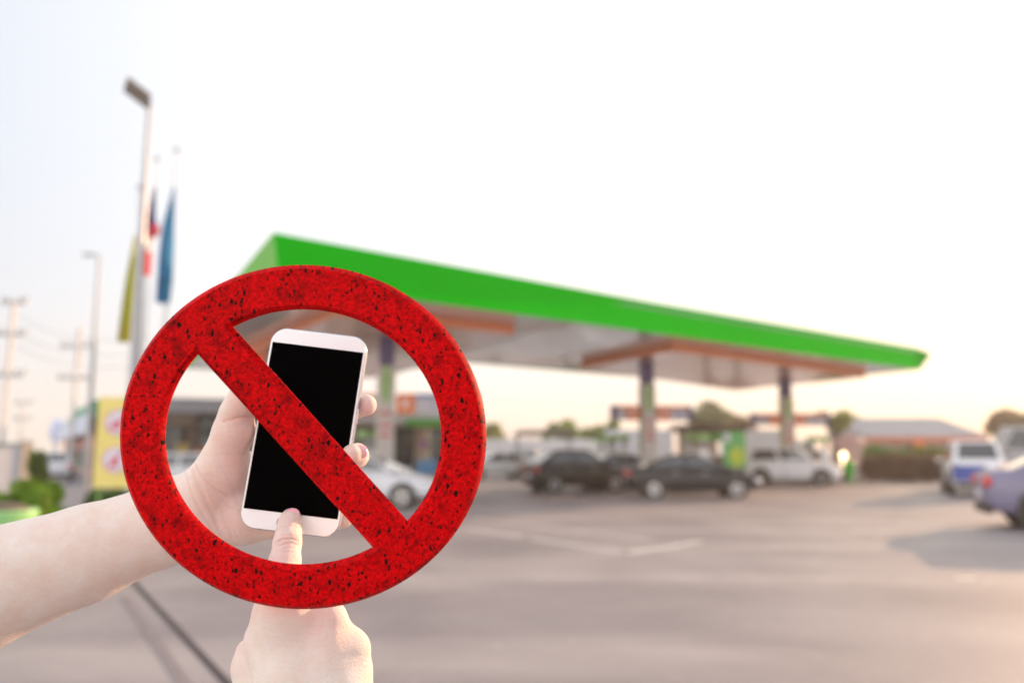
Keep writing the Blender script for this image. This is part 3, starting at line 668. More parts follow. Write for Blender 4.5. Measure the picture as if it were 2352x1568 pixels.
a3 = utility_pole(48, 920, 44, 75, [(925, .9), (962, .9)], 'short distant power pole above the grey wall')
w_ = thing('power_lines', 'thin power lines running between the power poles at left', 'cable', (0, 0, 0))
for dz in (-.6, -1.5, -2.2):
    for aa, bb in ((a1, a2), (a1, Yd(420, 805, 44))):
        q = MB(); A = Vector((aa.x, aa.y, aa.z + dz)); B_ = Vector((bb.x, bb.y, (bb.z if bb is a2 else aa.z) + dz)); prev = A
        for k in range(1, 9):
            s_ = k / 8; c = A.lerp(B_, s_); c.z -= 1.2 * s_ * (1 - s_); q.tube(prev, c, .013, n=5, cap=False); prev = c
        q.build('cable', DARK, w_)

bp = Yd(268, 1035, 13.6); bp.z = 0
t = thing('warning_banner', 'yellow warning board with two round prohibition symbols beside the ring', 'sign board', bp, rad(4))
zt_ = (Yd(268, 912, 13.6) - bp).z; zb_ = (Yd(265, 1120, 13.6) - bp).z; hw = 46 / FPX * 13.6
MB().box(-hw, hw, -.02, .02, zb_, zt_).build('board', YEL, t)
for s in (-1, 1): MB().box(s * hw * .8 - .03, s * hw * .8 + .03, .021, .07, 0, zt_ - .05).build('leg', mat('leg_green', (.06, .2, .04), .6), t)
for k, v in enumerate((970, 1055)):
    zc_ = (Yd(268, v, 13.6) - bp).z; rr = .225
    MB().tube((0, -.021, zc_), (0, -.028, zc_), rr, n=32).build('symbol_ground', PALE, t)
    q = MB(); n = 32
    q.add([(r_ * math.cos(2 * math.pi * i / n), -.034, zc_ + r_ * math.sin(2 * math.pi * i / n)) for r_ in (rr, rr * .84) for i in range(n)], [(i, (i + 1) % n, n + (i + 1) % n, n + i) for i in range(n)])
    q.build('symbol_rim', mat('rim_pink', (.6, .35, .45), .5), t)
    M = Matrix.Translation((0, -.036, zc_)) @ Matrix.Rotation(rad(-50 if k else -35), 4, 'Y')
    q = MB(); q.box(-rr * .8, rr * .8, -.002, .002, -.022, .022, M)
    q.box(-.07, .05, -.004, .0, -.12, .05, Matrix.Translation((0, -.036, zc_))) ; q.build('symbol_bar', PINK, t)

hedge(Yd(212, 1035, 15.5), Yd(292, 1035, 15.5), .86, .4, leafmat('leaf_dark_green', (.12, .20, .04)), 'low clipped hedge just under the yellow warning board', 24, 2500, size=.06)
def shrub(u, v, y, r, label, m, seed, n=3000, size=.07):
    p = Yd(u, v, y)
    t = thing('shrub', label, 'shrub', (p.x, p.y, 0), 0, 'shrubs at the left edge')
    rr = random.Random(seed); h = p.z + r * .6
    cs = [(rr.uniform(-.7, .7) * r, rr.uniform(-.6, .6) * r, max(.15, h * rr.uniform(.15, .85)), r * .5, r * .5, h * .25) for _ in range(10)]
    link('foliage', leaves(n, cs, size, seed), m, t)
    q = MB()
    for c in cs: q.tube((0, 0, 0), c[:3], .02, .008, 5)
    q.build('stems', mat('bark', (.12, .09, .07), .9), t)
shrub(82, 1150, 15.5, .62, 'bright green shrub above the forearm at far left', leafmat('shrub_green', (.30, .46, .02)), 31, 5000)
shrub(28, 1170, 13.0, .5, 'second darker green shrub at the left edge', leafmat('shrub_deep', (.2, .34, .02)), 32, 4000)
shrub(92, 1052, 22, .24, 'narrow olive shrub rising behind the bright green one', leafmat('shrub_olive', (.22, .27, .04)), 33, 2500)
p = Yd(8, 1170, 9.0)
t = thing('planter', 'pale green round planter in the corner above the forearm', 'planter', (p.x, p.y, 0))
q = MB(); q.tube((0, 0, 0), (0, 0, p.z), .24, .36, 24); q.build('pot', mat('pot_green', (.30, .62, .22), .4), t, bevel=.02)
q = MB(); q.ell((0, 0, p.z - .02), (.28, .28, .1)); q.build('soil', BROWN, t)

# ================================================================== FOREGROUND
# ------------------------------------------------------------------ phone
s58 = rad(6.9); tiltp = rad(10)
ex = (RX * math.cos(s58) - UX * math.sin(s58)).normalized()
eu = (RX * math.sin(s58) + UX * math.cos(s58))
ey = (eu * math.cos(tiltp) + FX * math.sin(tiltp)).normalized(); ez = ex.cross(ey)
PC = P(699.5, 988, 0.556)
PM = Matrix(((ex.x, ey.x, ez.x, PC.x), (ex.y, ey.y, ez.y, PC.y), (ex.z, ey.z, ez.z, PC.z), (0, 0, 0, 1)))
ph = thing('smartphone', 'white smartphone with black screen held upright in the left hand', 'phone', (0, 0, 0)); ph.matrix_world = PM
PW, PH, PT = .0706, .1440, .0070
FRM = mat('phone_frame', (.55, .58, .64), .25, .8, var=.03); FGL = mat('phone_white', (.88, .97, .98), .35, var=.0, coat=.2)
SCR = mat('phone_screen', (.002, .002, .002), .5, var=0, spec=.0)
def rrect(w_, h_, r, n=10):
    pts = []
    for cx, cy, a0 in ((w_ / 2 - r, h_ / 2 - r, 0), (-w_ / 2 + r, h_ / 2 - r, 90), (-w_ / 2 + r, -h_ / 2 + r, 180), (w_ / 2 - r, -h_ / 2 + r, 270)):
        for i in range(n + 1):
            th = rad(a0 + 90 * i / n); pts.append((cx + r * math.cos(th), cy + r * math.sin(th)))
    return pts
q = MB(); q.prism(rrect(PW, PH, .0115), -PT, 0); q.build('frame', FRM, ph, bevel=.0016, seg=3, smooth=False)
q = MB(); q.prism(rrect(PW - .0016, PH - .0016, .0108), .0001, .0006); q.build('front_glass', FGL, ph, bevel=.0003)
q = MB(); q.prism(rrect(.0664, .1192, .0004, 2), .00061, .00075); o = q.build('screen', SCR, ph); o.location = (.0000, .0010, 0)
hb = rrect(.0178, .0080, .0039)
q = MB(); q.prism(hb, .00061, .0012); o = q.build('home_button', mat('button_rim', (.22, .23, .26), .3, .6), ph, bevel=.0002); o.location = (.0003, -.0651, 0)
q = MB(); q.prism(rrect(.0164, .0066, .0032), .00121, .0014); o2 = q.build('button_cap', FGL, o)
for nm, x, y0, y1 in (('volume_button', -PW / 2, .033, .044), ('power_button', PW / 2, .009, .020)):
    MB().box(x - .0006, x + .0006, y0, y1, -.0045, -.002).build(nm, FRM, ph, bevel=.0002)
for x in (-.021, .023): MB().box(x - .0008, x + .0008, -PH / 2 - .00012, -PH / 2 + .003, -PT + .0006, -.0006).build('antenna_band', GREY, ph)
for k in range(5): MB().tube((.008 + k * .0016, -PH / 2 - .0001, -.0035), (.008 + k * .0016, -PH / 2 + .001, -.0035), .0004, n=8).build('speaker_hole', DARK, ph)
MB().tube((-.013, -PH / 2 - .0001, -.0035), (-.013, -PH / 2 + .001, -.0035), .0017, n=14).build('headphone_jack', DARK, ph)

# ------------------------------------------------------------------ prohibition sign
RD = .450
def ring_curve():
    cu = bpy.data.curves.new('prohibition_sign', 'CURVE'); cu.dimensions = '2D'; cu.fill_mode = 'BOTH'
    sc = RD / FPX; cx, cy = 696.6, 1003.0
    def L2(u, v): return ((u - cx) * sc, -(v - cy) * sc)
    def spline(pts):
        s_ = cu.splines.new('POLY'); s_.points.add(len(pts) - 1)
        for p_, (x, y) in zip(s_.points, pts): p_.co = (x, y, 0, 1)
        s_.use_cyclic_u = True
    spline([L2(cx + 417.5 * math.cos(2 * math.pi * i / 240), cy - 391.5 * math.sin(2 * math.pi * i / 240)) for i in range(240)])
    A, B_ = 320.0, 295.3
    ang = lambda u, v: math.atan2(-(v - cy) / B_, (u - cx) / A)
    for (p0, p1) in (((934.3, 1198.7), (530.7, 750)), ((458, 811), (861, 1256))):
        a0, a1 = ang(*p0), ang(*p1)
        if a1 < a0: a1 += 2 * math.pi
        spline([L2(cx + A * math.cos(a0 + (a1 - a0) * i / 110), cy - B_ * math.sin(a0 + (a1 - a0) * i / 110)) for i in range(111)])
    cu.extrude = .0003; cu.bevel_depth = .0027; cu.bevel_resolution = 0; cu.offset = -.0019
    o = bpy.data.objects.new('tmp', cu); COL.objects.link(o)
    dg = bpy.context.evaluated_depsgraph_get(); me = bpy.data.meshes.new_from_object(o.evaluated_get(dg)); bpy.data.objects.remove(o)
    me.transform(Matrix.Diagonal((1, 1, 1.1, 1)))
    return me
def ring_mat():
    m = bpy.data.materials.new('speckled_red'); m.use_nodes = True; n = m.node_tree.nodes; l = m.node_tree.links
    b = n['Principled BSDF']; t = n.new('ShaderNodeTexCoord'); o = t.outputs['Object']
    def noise(sc, det, rough=.6, dist=0.0):
        q = n.new('ShaderNodeTexNoise'); q.inputs['Scale'].default_value = sc; q.inputs['Detail'].default_value = det; q.inputs['Roughness'].default_value = rough
        q.inputs['Distortion'].default_value = dist; l.new(o, q.inputs['Vector']); return q
    big = noise(120, 4).outputs[0]; fine = noise(520, 4, .7, .6).outputs[0]
    c = mixc(mth('MULTIPLY_ADD', fine, 4.0, -1.5, clamp=True, nodes=n, links=l), (.34, .0002, .001), (.74, .0005, .003), n, l)
    c = mixc(mth('MULTIPLY_ADD', big, 4.5, -2.3, clamp=True, nodes=n, links=l), c, (.20, .0006, .001), n, l)
    # stretched dark flecks in clusters, two sizes
    fl = None
    for sc_, rot, gain, cut, sd_ in ((270, .5, .88, -.45, 0.0), (520, -.3, .90, -.44, 3.1), (360, 1.2, .83, -.45, 7.7)):
        dn = noise(800, 3, .7, .4).outputs['Color']
        mx = n.new('ShaderNodeVectorMath'); mx.operation = 'MULTIPLY_ADD'; l.new(dn, mx.inputs[0]); mx.inputs[1].default_value = (.0034, .0034, 0); l.new(o, mx.inputs[2])
        mp = n.new('ShaderNodeMapping'); l.new(mx.outputs[0], mp.inputs[0]); mp.inputs['Rotation'].default_value = (0, 0, rot); mp.inputs['Scale'].default_value = (1.45, .75, .02); mp.inputs['Location'].default_value = (sd_, sd_, 0)
        vo = n.new('ShaderNodeTexVoronoi'); vo.inputs['Scale'].default_value = sc_; l.new(mp.outputs[0], vo.inputs['Vector'])
        sp = n.new('ShaderNodeSeparateColor'); l.new(vo.outputs['Color'], sp.inputs[0])
        thr = mth('MULTIPLY_ADD', sp.outputs[0], gain, cut, nodes=n, links=l)
        f1 = mth('MULTIPLY', mth('SUBTRACT', thr, vo.outputs['Distance'], nodes=n, links=l), 12.0, clamp=True, nodes=n, links=l)
        fl = f1 if fl is None else mth('MAXIMUM', fl, f1, nodes=n, links=l)
    c = mixc(fl, c, (.010, .003, .003), n, l)
    l.new(c, b.inputs['Base Color']); b.inputs['Roughness'].default_value = .55; b.inputs['Specular IOR Level'].default_value = .07
    bp = n.new('ShaderNodeBump'); bp.inputs['Strength'].default_value = .25; bp.inputs['Distance'].default_value = .0004
    l.new(mth('SUBTRACT', fine, fl, nodes=n, links=l), bp.inputs['Height']); l.new(bp.outputs[0], b.inputs['Normal'])
    return m
rme = ring_curve()
ro = link('prohibition_sign', rme, None)
rme.materials.clear(); rme.materials.append(ring_mat())
tag(ro, 'thick speckled red prohibition ring with diagonal bar in front of the phone', 'sign')
rc = P(696.6, 1003.0, RD)
ro.matrix_world = Matrix(((RX.x, UX.x, -FX.x, rc.x), (RX.y, UX.y, -FX.y, rc.y), (RX.z, UX.z, -FX.z, rc.z), (0, 0, 0, 1)))

# ------------------------------------------------------------------ hands
def skin_mat():
    m = bpy.data.materials.new('skin'); m.use_nodes = True; n = m.node_tree.nodes; l = m.node_tree.links
    b = n['Principled BSDF']; t = n.new('ShaderNodeTexCoord'); o = t.outputs['Object']
    def noise(sc, det, rough=.6, vec=None):
        q = n.new('ShaderNodeTexNoise'); q.inputs['Scale'].default_value = sc; q.inputs['Detail'].default_value = det; q.inputs['Roughness'].default_value = rough
        l.new(vec or o, q.inputs['Vector']); return q.outputs[0]
    at = n.new('ShaderNodeAttribute'); at.attribute_name = 'flush'; ac = n.new('ShaderNodeAttribute'); ac.attribute_name = 'crease'
    mott = noise(55, 5); med = noise(170, 5, .7); fine = noise(1500, 4, .7)
    c = mixc(mth('MULTIPLY_ADD', mott, 3.0, -1.0, clamp=True, nodes=n, links=l), (.84, .69, .60), (.88, .80, .745), n, l)
    c = mixc(mth('MULTIPLY_ADD', med, 1.6, -.55, clamp=True, nodes=n, links=l), c, mixc(1.0, c, (1.0, .92, .90), n, l, 'MULTIPLY'), n, l)
    c = mixc(mth('MULTIPLY', at.outputs['Fac'], mth('MULTIPLY_ADD', mott, 1.0, .1, nodes=n, links=l), clamp=True, nodes=n, links=l), c, (.86, .62, .58), n, l)
    c = mixc(mth('MULTIPLY', ac.outputs['Fac'], .8, nodes=n, links=l), c, (.68, .42, .34), n, l)
    l.new(c, b.inputs['Base Color'])
    b.inputs['Roughness'].default_value = .5; b.inputs['Specular IOR Level'].default_value = .35
    b.inputs['Subsurface Weight'].default_value = .22; b.inputs['Subsurface Radius'].default_value = (1.0, .35, .2); b.inputs['Subsurface Scale'].default_value = .004
    # fine skin relief: crossing lines plus pores
    mp = n.new('ShaderNodeMapping'); l.new(o, mp.inputs[0]); mp.inputs['Scale'].default_value = (1.0, .25, 1.0); mp.inputs['Rotation'].default_value = (0, 0.4, .3)
    ln_ = noise(650, 5, .7, mp.outputs[0])
    hsum = mth('ADD', mth('MULTIPLY', ln_, 1.0, nodes=n, links=l), mth('MULTIPLY', fine, .5, nodes=n, links=l), nodes=n, links=l)
    bp = n.new('ShaderNodeBump'); bp.inputs['Strength'].default_value = .8; bp.inputs['Distance'].default_value = .0014
    l.new(hsum, bp.inputs['Height'])
    l.new(bp.outputs[0], b.inputs['Normal'])
    return m
SKIN = skin_mat()
NAIL = mat('nail', (.80, .44, .50), .22, var=.04, coat=.4)
R3 = np.array([RX[:], UX[:], FX[:]])           # rows: camera axes
def C3(u, v, d): return np.array([(u - CU) / FPX * d, (CV - v) / FPX * d, d])
def sdf_hand(prims, carve, creases, flush, vox, pad=.012, name='arm'):
    """prims: (list of (u,v,d,r_mm[,group k])) chains, smooth-united in camera-aligned metres"""
    segs = []
    for ch in prims:
        k = ch['k']; pts = [(C3(a[0], a[1], a[2]), a[3] / 1000.0) for a in ch['p']]
        if len(pts) == 1: segs.append((pts[0], pts[0], k, ch.get('sq')))
        for a, b in zip(pts, pts[1:]): segs.append((a, b, k, ch.get('sq')))
    allp = np.array([s_[0][0] for s_ in segs] + [s_[1][0] for s_ in segs]); rm = max(max(s_[0][1], s_[1][1]) for s_ in segs)
    lo = allp.min(0) - rm - pad; hi = allp.max(0) + rm + pad
    nn = np.ceil((hi - lo) / vox).astype(int) + 1
    Fd = np.full(nn, .03, np.float32)
    for (a, ra), (b, rb), k, sq in segs:
        p0 = np.minimum(a, b) - max(ra, rb) - .02; p1 = np.maximum(a, b) + max(ra, rb) + .02
        i0 = np.clip(((p0 - lo) / vox).astype(int), 0, nn - 1); i1 = np.clip(((p1 - lo) / vox).astype(int) + 2, 1, nn)
        X = (lo[0] + vox * np.arange(i0[0], i1[0]))[:, None, None]; Y = (lo[1] + vox * np.arange(i0[1], i1[1]))[None, :, None]; Z = (lo[2] + vox * np.arange(i0[2], i1[2]))[None, None, :]
        ba = b - a; bb = max(float(ba @ ba), 1e-12)
        px, py, pz = X - a[0], Y - a[1], Z - a[2]
        t_ = np.clip((px * ba[0] + py * ba[1] + pz * ba[2]) / bb, 0, 1)
        dx, dy, dz = px - ba[0] * t_, py - ba[1] * t_, pz - ba[2] * t_
        zs_ = sq or 1.0
        d = np.sqrt(dx * dx + dy * dy + (dz * zs_) ** 2) - (ra + (rb - ra) * t_)
        if zs_ > 1: d = d / (1 + (zs_ - 1) * .5)
        sub = Fd[i0[0]:i1[0], i0[1]:i1[1], i0[2]:i1[2]]
        h = np.clip(.5 + .5 * (sub - d) / k, 0, 1)
        Fd[i0[0]:i1[0], i0[1]:i1[1], i0[2]:i1[2]] = sub * (1 - h) + d * h - k * h * (1 - h)
    gx = [lo[i] + vox * np.arange(nn[i]) for i in range(3)]
    if carve:
        for ch in carve:
            a, b, r_, k = C3(*ch[0]), C3(*ch[1]), ch[2] / 1000, ch[3] / 1000
            X, Y, Z = np.meshgrid(*gx, indexing='ij', sparse=True); ba = b - a; bb = max(float(ba @ ba), 1e-12)
            t_ = np.clip(((X - a[0]) * ba[0] + (Y - a[1]) * ba[1] + (Z - a[2]) * ba[2]) / bb, 0, 1)
            d = -(np.sqrt((X - a[0] - ba[0] * t_) ** 2 + (Y - a[1] - ba[1] * t_) ** 2 + (Z - a[2] - ba[2] * t_) ** 2) - r_)
            h = np.clip(.5 - .5 * (Fd - d) / k, 0, 1); Fd = (Fd * (1 - h) + d * h + k * h * (1 - h)).astype(np.float32)
    # phone-shaped cut
    X, Y, Z = np.meshgrid(*gx, indexing='ij', sparse=True)
    Ax = np.array([ex[:], ey[:], ez[:]]) @ R3.T; pc = R3 @ (np.array(PC[:]) - np.array(CAM[:]))
    L_ = [Ax[i][0] * (X - pc[0]) + Ax[i][1] * (Y - pc[1]) + Ax[i][2] * (Z - pc[2]) for i in range(3)]
    rc_ = .0115
    qx = np.abs(L_[0]) - (PW / 2 - rc_); qy = np.abs(L_[1]) - (PH / 2 - rc_)
    d2 = np.sqrt(np.maximum(qx, 0) ** 2 + np.maximum(qy, 0) ** 2) + np.minimum(np.maximum(qx, qy), 0) - rc_
    qz = np.abs(L_[2] + PT / 2 - .0004) - (PT / 2 + .0006)
    dph = np.maximum(d2, qz)
    Fd = np.maximum(Fd, -(dph - .0003)).astype(np.float32)
    # surface nets
    ins = Fd < 0
    c8 = [ins[i:nn[0] - 1 + i, j:nn[1] - 1 + j, k:nn[2] - 1 + k] for i in (0, 1) for j in (0, 1) for k in (0, 1)]
    sm_ = sum(c.astype(np.int8) for c in c8); act = (sm_ > 0) & (sm_ < 8)
    idx = -np.ones(act.shape, np.int64); cells = np.argwhere(act); idx[act] = np.arange(len(cells))
    acc = np.zeros((len(cells), 3)); cnt = np.zeros(len(cells))
    cor = [np.array((i, j, k)) for i in (0, 1) for j in (0, 1) for k in (0, 1)]
    for a in range(8):
        for b in range(a + 1, 8):
            if np.abs(cor[a] - cor[b]).sum() != 1: continue
            fa = Fd[tuple((cells + cor[a]).T)]; fb = Fd[tuple((cells + cor[b]).T)]; mk = (fa < 0) != (fb < 0)
            tt = np.where(mk, fa / np.where(mk, fa - fb, 1), 0)[:, None]
            acc += np.where(mk[:, None], cor[a] + (cor[b] - cor[a]) * tt, 0); cnt += mk
    V = lo + vox * (cells + acc / cnt[:, None])
    quads = []
    for ax in range(3):
        o1, o2 = (ax + 1) % 3, (ax + 2) % 3
        sl0 = [slice(1, nn[i] - 1) for i in range(3)]; sl0[ax] = slice(0, nn[ax] - 1); sl1 = list(sl0); sl1[ax] = slice(1, nn[ax])
        A_, B_ = ins[tuple(sl0)], ins[tuple(sl1)]; e = np.argwhere(A_ != B_)
        off = np.array([1, 1, 1]); off[ax] = 0; e0 = e + off; flip = A_[tuple(e.T)]
        def cid(d1, d2):
            c = e0.copy(); c[:, o1] -= d1; c[:, o2] -= d2; return idx[tuple(c.T)]
        Q = np.stack([cid(1, 1), cid(0, 1), cid(0, 0), cid(1, 0)], 1)
        Q[~flip] = Q[~flip][:, ::-1]; quads.append(Q)
    Q = np.concatenate(quads)
    # smoothing (a few Laplacian passes)
    E = np.concatenate([Q[:, [0, 1]], Q[:, [1, 2]], Q[:, [2, 3]], Q[:, [3, 0]]])
    for _ in range(3):
        s_ = np.zeros_like(V); c_ = np.zeros(len(V))
        for i in range(3): s_[:, i] = np.bincount(E[:, 0], V[E[:, 1], i], len(V)) + np.bincount(E[:, 1], V[E[:, 0], i], len(V))
        c_ = np.bincount(E[:, 0], minlength=len(V)) + np.bincount(E[:, 1], minlength=len(V))
        V = V * .5 + .5 * s_ / c_[:, None]
    # frame-unit coordinates per vertex for creases and flush
    uu = CU + V[:, 0] / V[:, 2] * FPX; vv = CV - V[:, 1] / V[:, 2] * FPX
    nrmz = np.zeros(len(V))
    fn = np.cross(V[Q[:, 2]] - V[Q[:, 0]], V[Q[:, 3]] - V[Q[:, 1]]); VN = np.zeros_like(V)
    for i in range(4):
        for a in range(3): VN[:, a] += np.bincount(Q[:, i], fn[:, a], len(V))
    VN /= np.linalg.norm(VN, axis=1)[:, None] + 1e-12
    front = np.clip(-VN[:, 2] * 2, 0, 1)
    cr = np.zeros(len(V))
    for pts, wd, st in creases:
        dm = np.full(len(V), 1e9)
        for (x0, y0), (x1, y1) in zip(pts, pts[1:]):
            ax_, ay_ = x1 - x0, y1 - y0; tt = np.clip(((uu - x0) * ax_ + (vv - y0) * ay_) / (ax_ * ax_ + ay_ * ay_), 0, 1)
            taper = 1 + 0 * tt; dm = np.minimum(dm, np.hypot(uu - x0 - ax_ * tt, vv - y0 - ay_ * tt))
        cr = np.maximum(cr, st * np.exp(-(dm / wd) ** 2))
    cr *= front
    V = V - VN * (cr * .0012)[:, None]
    fl = np.zeros(len(V))
    for (x, y, rx, ry, st) in flush: fl += st * np.exp(-(((uu - x) / rx) ** 2 + ((vv - y) / ry) ** 2))
    W = V @ R3 + np.array(CAM[:])
    me = bpy.data.meshes.new(name); me.vertices.add(len(W)); me.vertices.foreach_set('co', W.astype(np.float32).ravel())
    me.loops.add(Q.size); me.loops.foreach_set('vertex_index', Q.astype(np.int32).ravel())
    me.polygons.add(len(Q)); me.polygons.foreach_set('loop_start', np.arange(0, Q.size, 4, dtype=np.int32)); me.update(calc_edges=True); me.validate()
    for nm, ar in (('flush', np.clip(fl, 0, 1)), ('crease', np.clip(cr, 0, 1))):
        a_ = me.attributes.new(nm, 'FLOAT', 'POINT'); a_.data.foreach_set('value', ar.astype(np.float32))
    me.polygons.foreach_set('use_smooth', [True] * len(me.polygons))
    return me
def nail(u, v, d, along, normal, wd, ln, curv, par, m=NAIL):
    """along / normal in camera axes (right, up, away)"""
    toW = lambda a: (RX * a[0] + UX * a[1] + FX * a[2]).normalized()
    al = toW(along); nm = toW(normal); nm = (nm - al * nm.dot(al)).normalized(); ac = al.cross(nm); c = P(u, v, d)
    q = MB(); n1, n2 = 12, 12; vs = []
    for i in range(n1 + 1):
        for j in range(n2 + 1):
            s_ = i / n1 * 2 - 1; t_ = j / n2 * 2 - 1
            wloc = wd / 2 * (1 - .32 * max(0, t_) ** 4 - .25 * max(0, -t_) ** 4); y = ln / 2 * t_ * (1 - .18 * abs(s_) ** 3)
            ph_ = s_ * wloc / curv
            vs.append(c + al * y + ac * (curv * math.sin(ph_)) + nm * (curv * (math.cos(ph_) - 1) - .0006 * t_ * t_))
    q.add(vs, [(i * (n2 + 1) + j, (i + 1) * (n2 + 1) + j, (i + 1) * (n2 + 1) + j + 1, i * (n2 + 1) + j + 1) for i in range(n1) for j in range(n2)])
    o = q.build('fingernail', m, par, smooth=True); s_ = o.modifiers.new('s', 'SOLIDIFY'); s_.thickness = .0006; s_.offset = 0
    return o
person = thing('person', 'person with bare pale arms, left hand holding the phone, right index finger pressing its button', 'person')
# left arm: forearm from the left edge, palm to the camera, thumb up, fingers round the far side of the phone
left = [
 dict(k=.006, p=[(-420, 1490, .50, 45), (-60, 1358, .532, 41), (200, 1270, .555, 33.5), (405, 1192, .570, 28.5)]),
 dict(k=.014, sq=1.25, p=[(405, 1190, .570, 27), (470, 1165, .572, 24)]),
 dict(k=.012, p=[(480, 1140, .567, 18.5), (538, 988, .560, 13.6)]),                    # thenar
 dict(k=.010, p=[(455, 1150, .568, 19), (520, 1080, .568, 17)]),
 dict(k=.010, p=[(500, 1150, .580, 20), (600, 1090, .588, 15), (690, 1010, .592, 13)]),
 dict(k=.010, p=[(470, 1190, .575, 19), (560, 1188, .572, 17.5), (640, 1192, .572, 13)]),  # hypothenar
 dict(k=.010, p=[(520, 1100, .584, 18), (700, 1110, .590, 13)]),
 dict(k=.007, p=[(538, 985, .560, 13.2), (543, 945, .557, 10.0), (563, 915, .552, 10.3), (592, 873, .546, 8.2)]),   # thumb
 dict(k=.004, p=[(690, 1010, .592, 11), (765, 955, .592, 9.5), (812, 934, .582, 8.6), (841, 930, .573, 7.9)]),     # index
 dict(k=.004, p=[(690, 1060, .594, 11), (780, 1050, .594, 9), (820, 1047, .578, 8.0), (819, 1044, .557, 7.6), (808, 1043, .5500, 7.2)]),
 dict(k=.004, p=[(690, 1120, .594, 10), (780, 1115, .592, 8.5), (824, 1115, .574, 8), (804, 1117, .550, 7.4)]),
 dict(k=.006, p=[(640, 1192, .572, 12.5), (715, 1188, .572, 8.6), (770, 1190, .566, 7.2), (791, 1191, .560, 6.4)]),
]
lcr = [([(590, 960), (560, 957), (535, 962), (512, 968)], 2.4, .55), ([(447, 1065), (462, 1095), (490, 1120), (520, 1138)], 2.2, .6),
       ([(440, 1080), (455, 1120), (478, 1165), (500, 1215)], 2.6, .6), ([(425, 1085), (440, 1135), (470, 1195)], 2.0, .45), ([(505, 1240), (500, 1200), (470, 1150)], 2.2, .5),
       ([(655, 1240), (645, 1215), (648, 1185)], 2.2, .6), ([(480, 1110), (520, 1160), (560, 1175)], 2.0, .3), ([(500, 1060), (530, 1110), (548, 1160)], 1.8, .25),
       ([(430, 1100), (462, 1088), (500, 1096)], 1.8, .3)]
_r = random.Random(5)
for i in range(11):                                   # fine parallel wrist and heel folds
    t_ = i / 10; ox = 425 + 62 * t_ + _r.uniform(-5, 5); y0 = 1078 + _r.uniform(-8, 8) + 14 * t_
    lcr.append(([(ox, y0), (ox + 12, y0 + 45 + _r.uniform(-8, 8)), (ox + 36, y0 + 92), (ox + 62 + _r.uniform(-8, 8), y0 + 150)], 1.5, _r.uniform(.22, .42)))
for i in range(9):                                    # thenar folds and thumb wrinkles
    y0 = 985 + i * 13 + _r.uniform(-4, 4); lcr.append(([(500 - i * 5, y0), (535 - i * 3, y0 - 8 + _r.uniform(-4, 4)), (568, y0 - 4)], 1.4, _r.uniform(.10, .24)))
lfl = [(560, 1190, 75, 60, .42), (540, 1080, 30, 90, .22), (850, 930, 40, 40, .95), (815, 1045, 40, 40, .75), (800, 1192, 30, 30, .7), (575, 960, 16, 30, .6), (640, 1220, 40, 30, .3), (30, 1215, 120, 30, .35), (520, 1215, 40, 30, .5)]
me = sdf_hand(left, None, lcr, lfl, .00120, name='arm')
la = link('arm', me, SKIN, person); tag(la, 'left arm, palm up around the phone')
nail(828, 1036, .5490, (-.8, 0, -.5), (.5, .3, -.8), .0100, .0105, .0072, la)
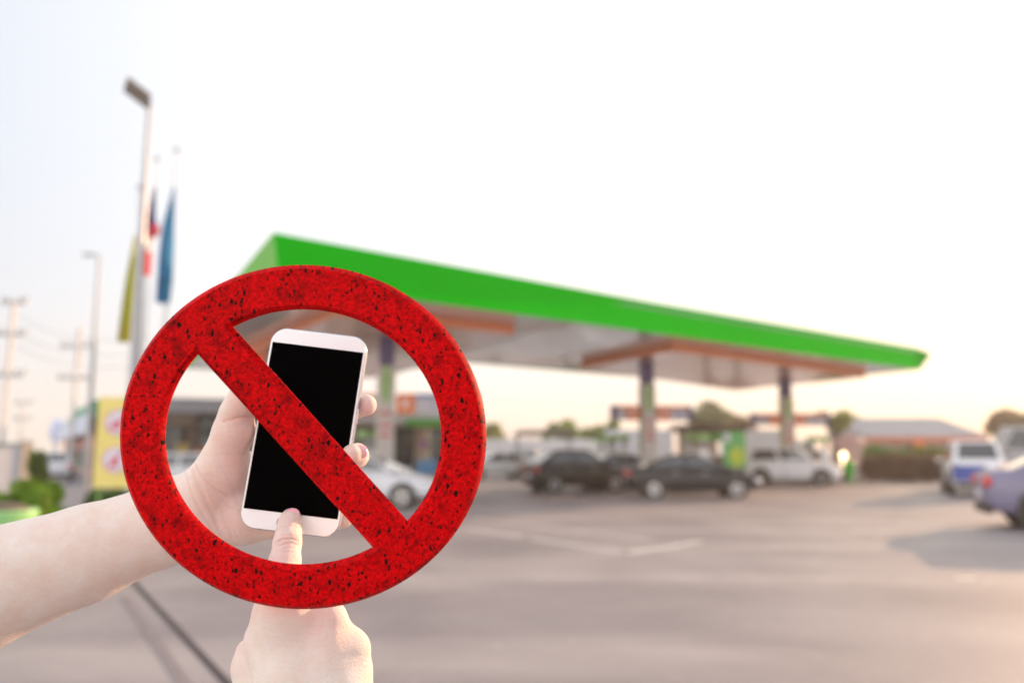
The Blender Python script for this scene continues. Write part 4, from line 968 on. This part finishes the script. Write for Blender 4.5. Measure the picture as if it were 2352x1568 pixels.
# right hand: back of the hand up, index finger pressing the home button
right = [
 dict(k=.004, p=[(668, 1190.5, .5400, 7.2), (666, 1203, .533, 7.5), (663, 1224, .524, 8.0), (660, 1246, .515, 8.7), (654, 1290, .505, 9.7), (645, 1350, .490, 12.0), (650, 1402, .480, 16.5)]),
 dict(k=.010, p=[(655, 1410, .481, 16), (672, 1560, .478, 22), (685, 1720, .47, 24)]),
 dict(k=.006, p=[(752, 1420, .484, 10.5), (735, 1560, .478, 20)]),                    # middle knuckle
 dict(k=.008, p=[(802, 1492, .488, 13.0), (775, 1600, .482, 20), (720, 1720, .47, 22)]),  # ring knuckle
 dict(k=.008, p=[(812, 1535, .492, 10.5), (770, 1640, .485, 18)]),
 dict(k=.004, p=[(757, 1420, .486, 10), (740, 1445, .52, 9.5), (700, 1470, .53, 9)]),
 dict(k=.004, p=[(805, 1490, .492, 10.5), (775, 1500, .525, 9.5), (720, 1500, .535, 8.5)]),
 dict(k=.009, p=[(655, 1410, .484, 15.5), (632, 1470, .486, 19)]),
 dict(k=.006, p=[(752, 1425, .487, 9.5), (802, 1490, .490, 10)]),
 dict(k=.010, p=[(700, 1425, .486, 11), (740, 1500, .486, 17)]),
 dict(k=.004, p=[(574, 1497, .500, 9.0), (576, 1530, .495, 11.5), (600, 1620, .488, 16), (650, 1720, .475, 20)]),   # thumb base
 dict(k=.012, p=[(690, 1700, .465, 25), (700, 1950, .44, 25), (700, 2300, .39, 31)]),
]
rcr = [([(636, 1243), (650, 1236), (668, 1235), (684, 1240)], 1.8, .9), ([(640, 1252), (656, 1246), (674, 1246), (688, 1252)], 1.6, .75), ([(650, 1258), (668, 1256), (682, 1260)], 1.5, .5), ([(644, 1229), (664, 1227), (682, 1232)], 1.5, .45),
       ([(648, 1209), (668, 1205), (688, 1210)], 1.5, .5), ([(636, 1262), (655, 1266), (676, 1266)], 1.4, .35)]
for i in range(8):
    y0 = 1412 + i * 17; rcr.append(([(600 + i * 4, y0 + _r.uniform(-5, 5)), (680, y0 + 8), (770, y0 + _r.uniform(0, 14))], 1.5, _r.uniform(.06, .14)))
rfl = [(662, 1246, 30, 20, .45), (668, 1200, 26, 26, .55), (700, 1440, 90, 50, .22), (800, 1470, 50, 40, .3), (740, 1500, 60, 90, .12), (545, 1510, 30, 50, .35)]
me = sdf_hand(right, None, rcr, rfl, .00110, name='arm')
ra = link('arm', me, SKIN, person); tag(ra, 'right hand with its index finger outstretched')
nail(670, 1180, .5322, (.05, .75, .66), (.10, .62, -.78), .0108, .0095, .0070, ra)

# ------------------------------------------------------------------ thin evening haze
q = MB(); q.box(-180, 180, -8, 160, -1.0, 14.0)
hm = bpy.data.materials.new('haze'); hm.use_nodes = True; n = hm.node_tree.nodes; n.clear()
ho = n.new('ShaderNodeOutputMaterial'); hv = n.new('ShaderNodeVolumePrincipled'); hv.inputs['Density'].default_value = .0012
hv.inputs['Color'].default_value = (1, .95, .9, 1); hv.inputs['Anisotropy'].default_value = .3; hm.node_tree.links.new(hv.outputs[0], ho.inputs['Volume'])
tag(q.build('haze', hm), kind='stuff')
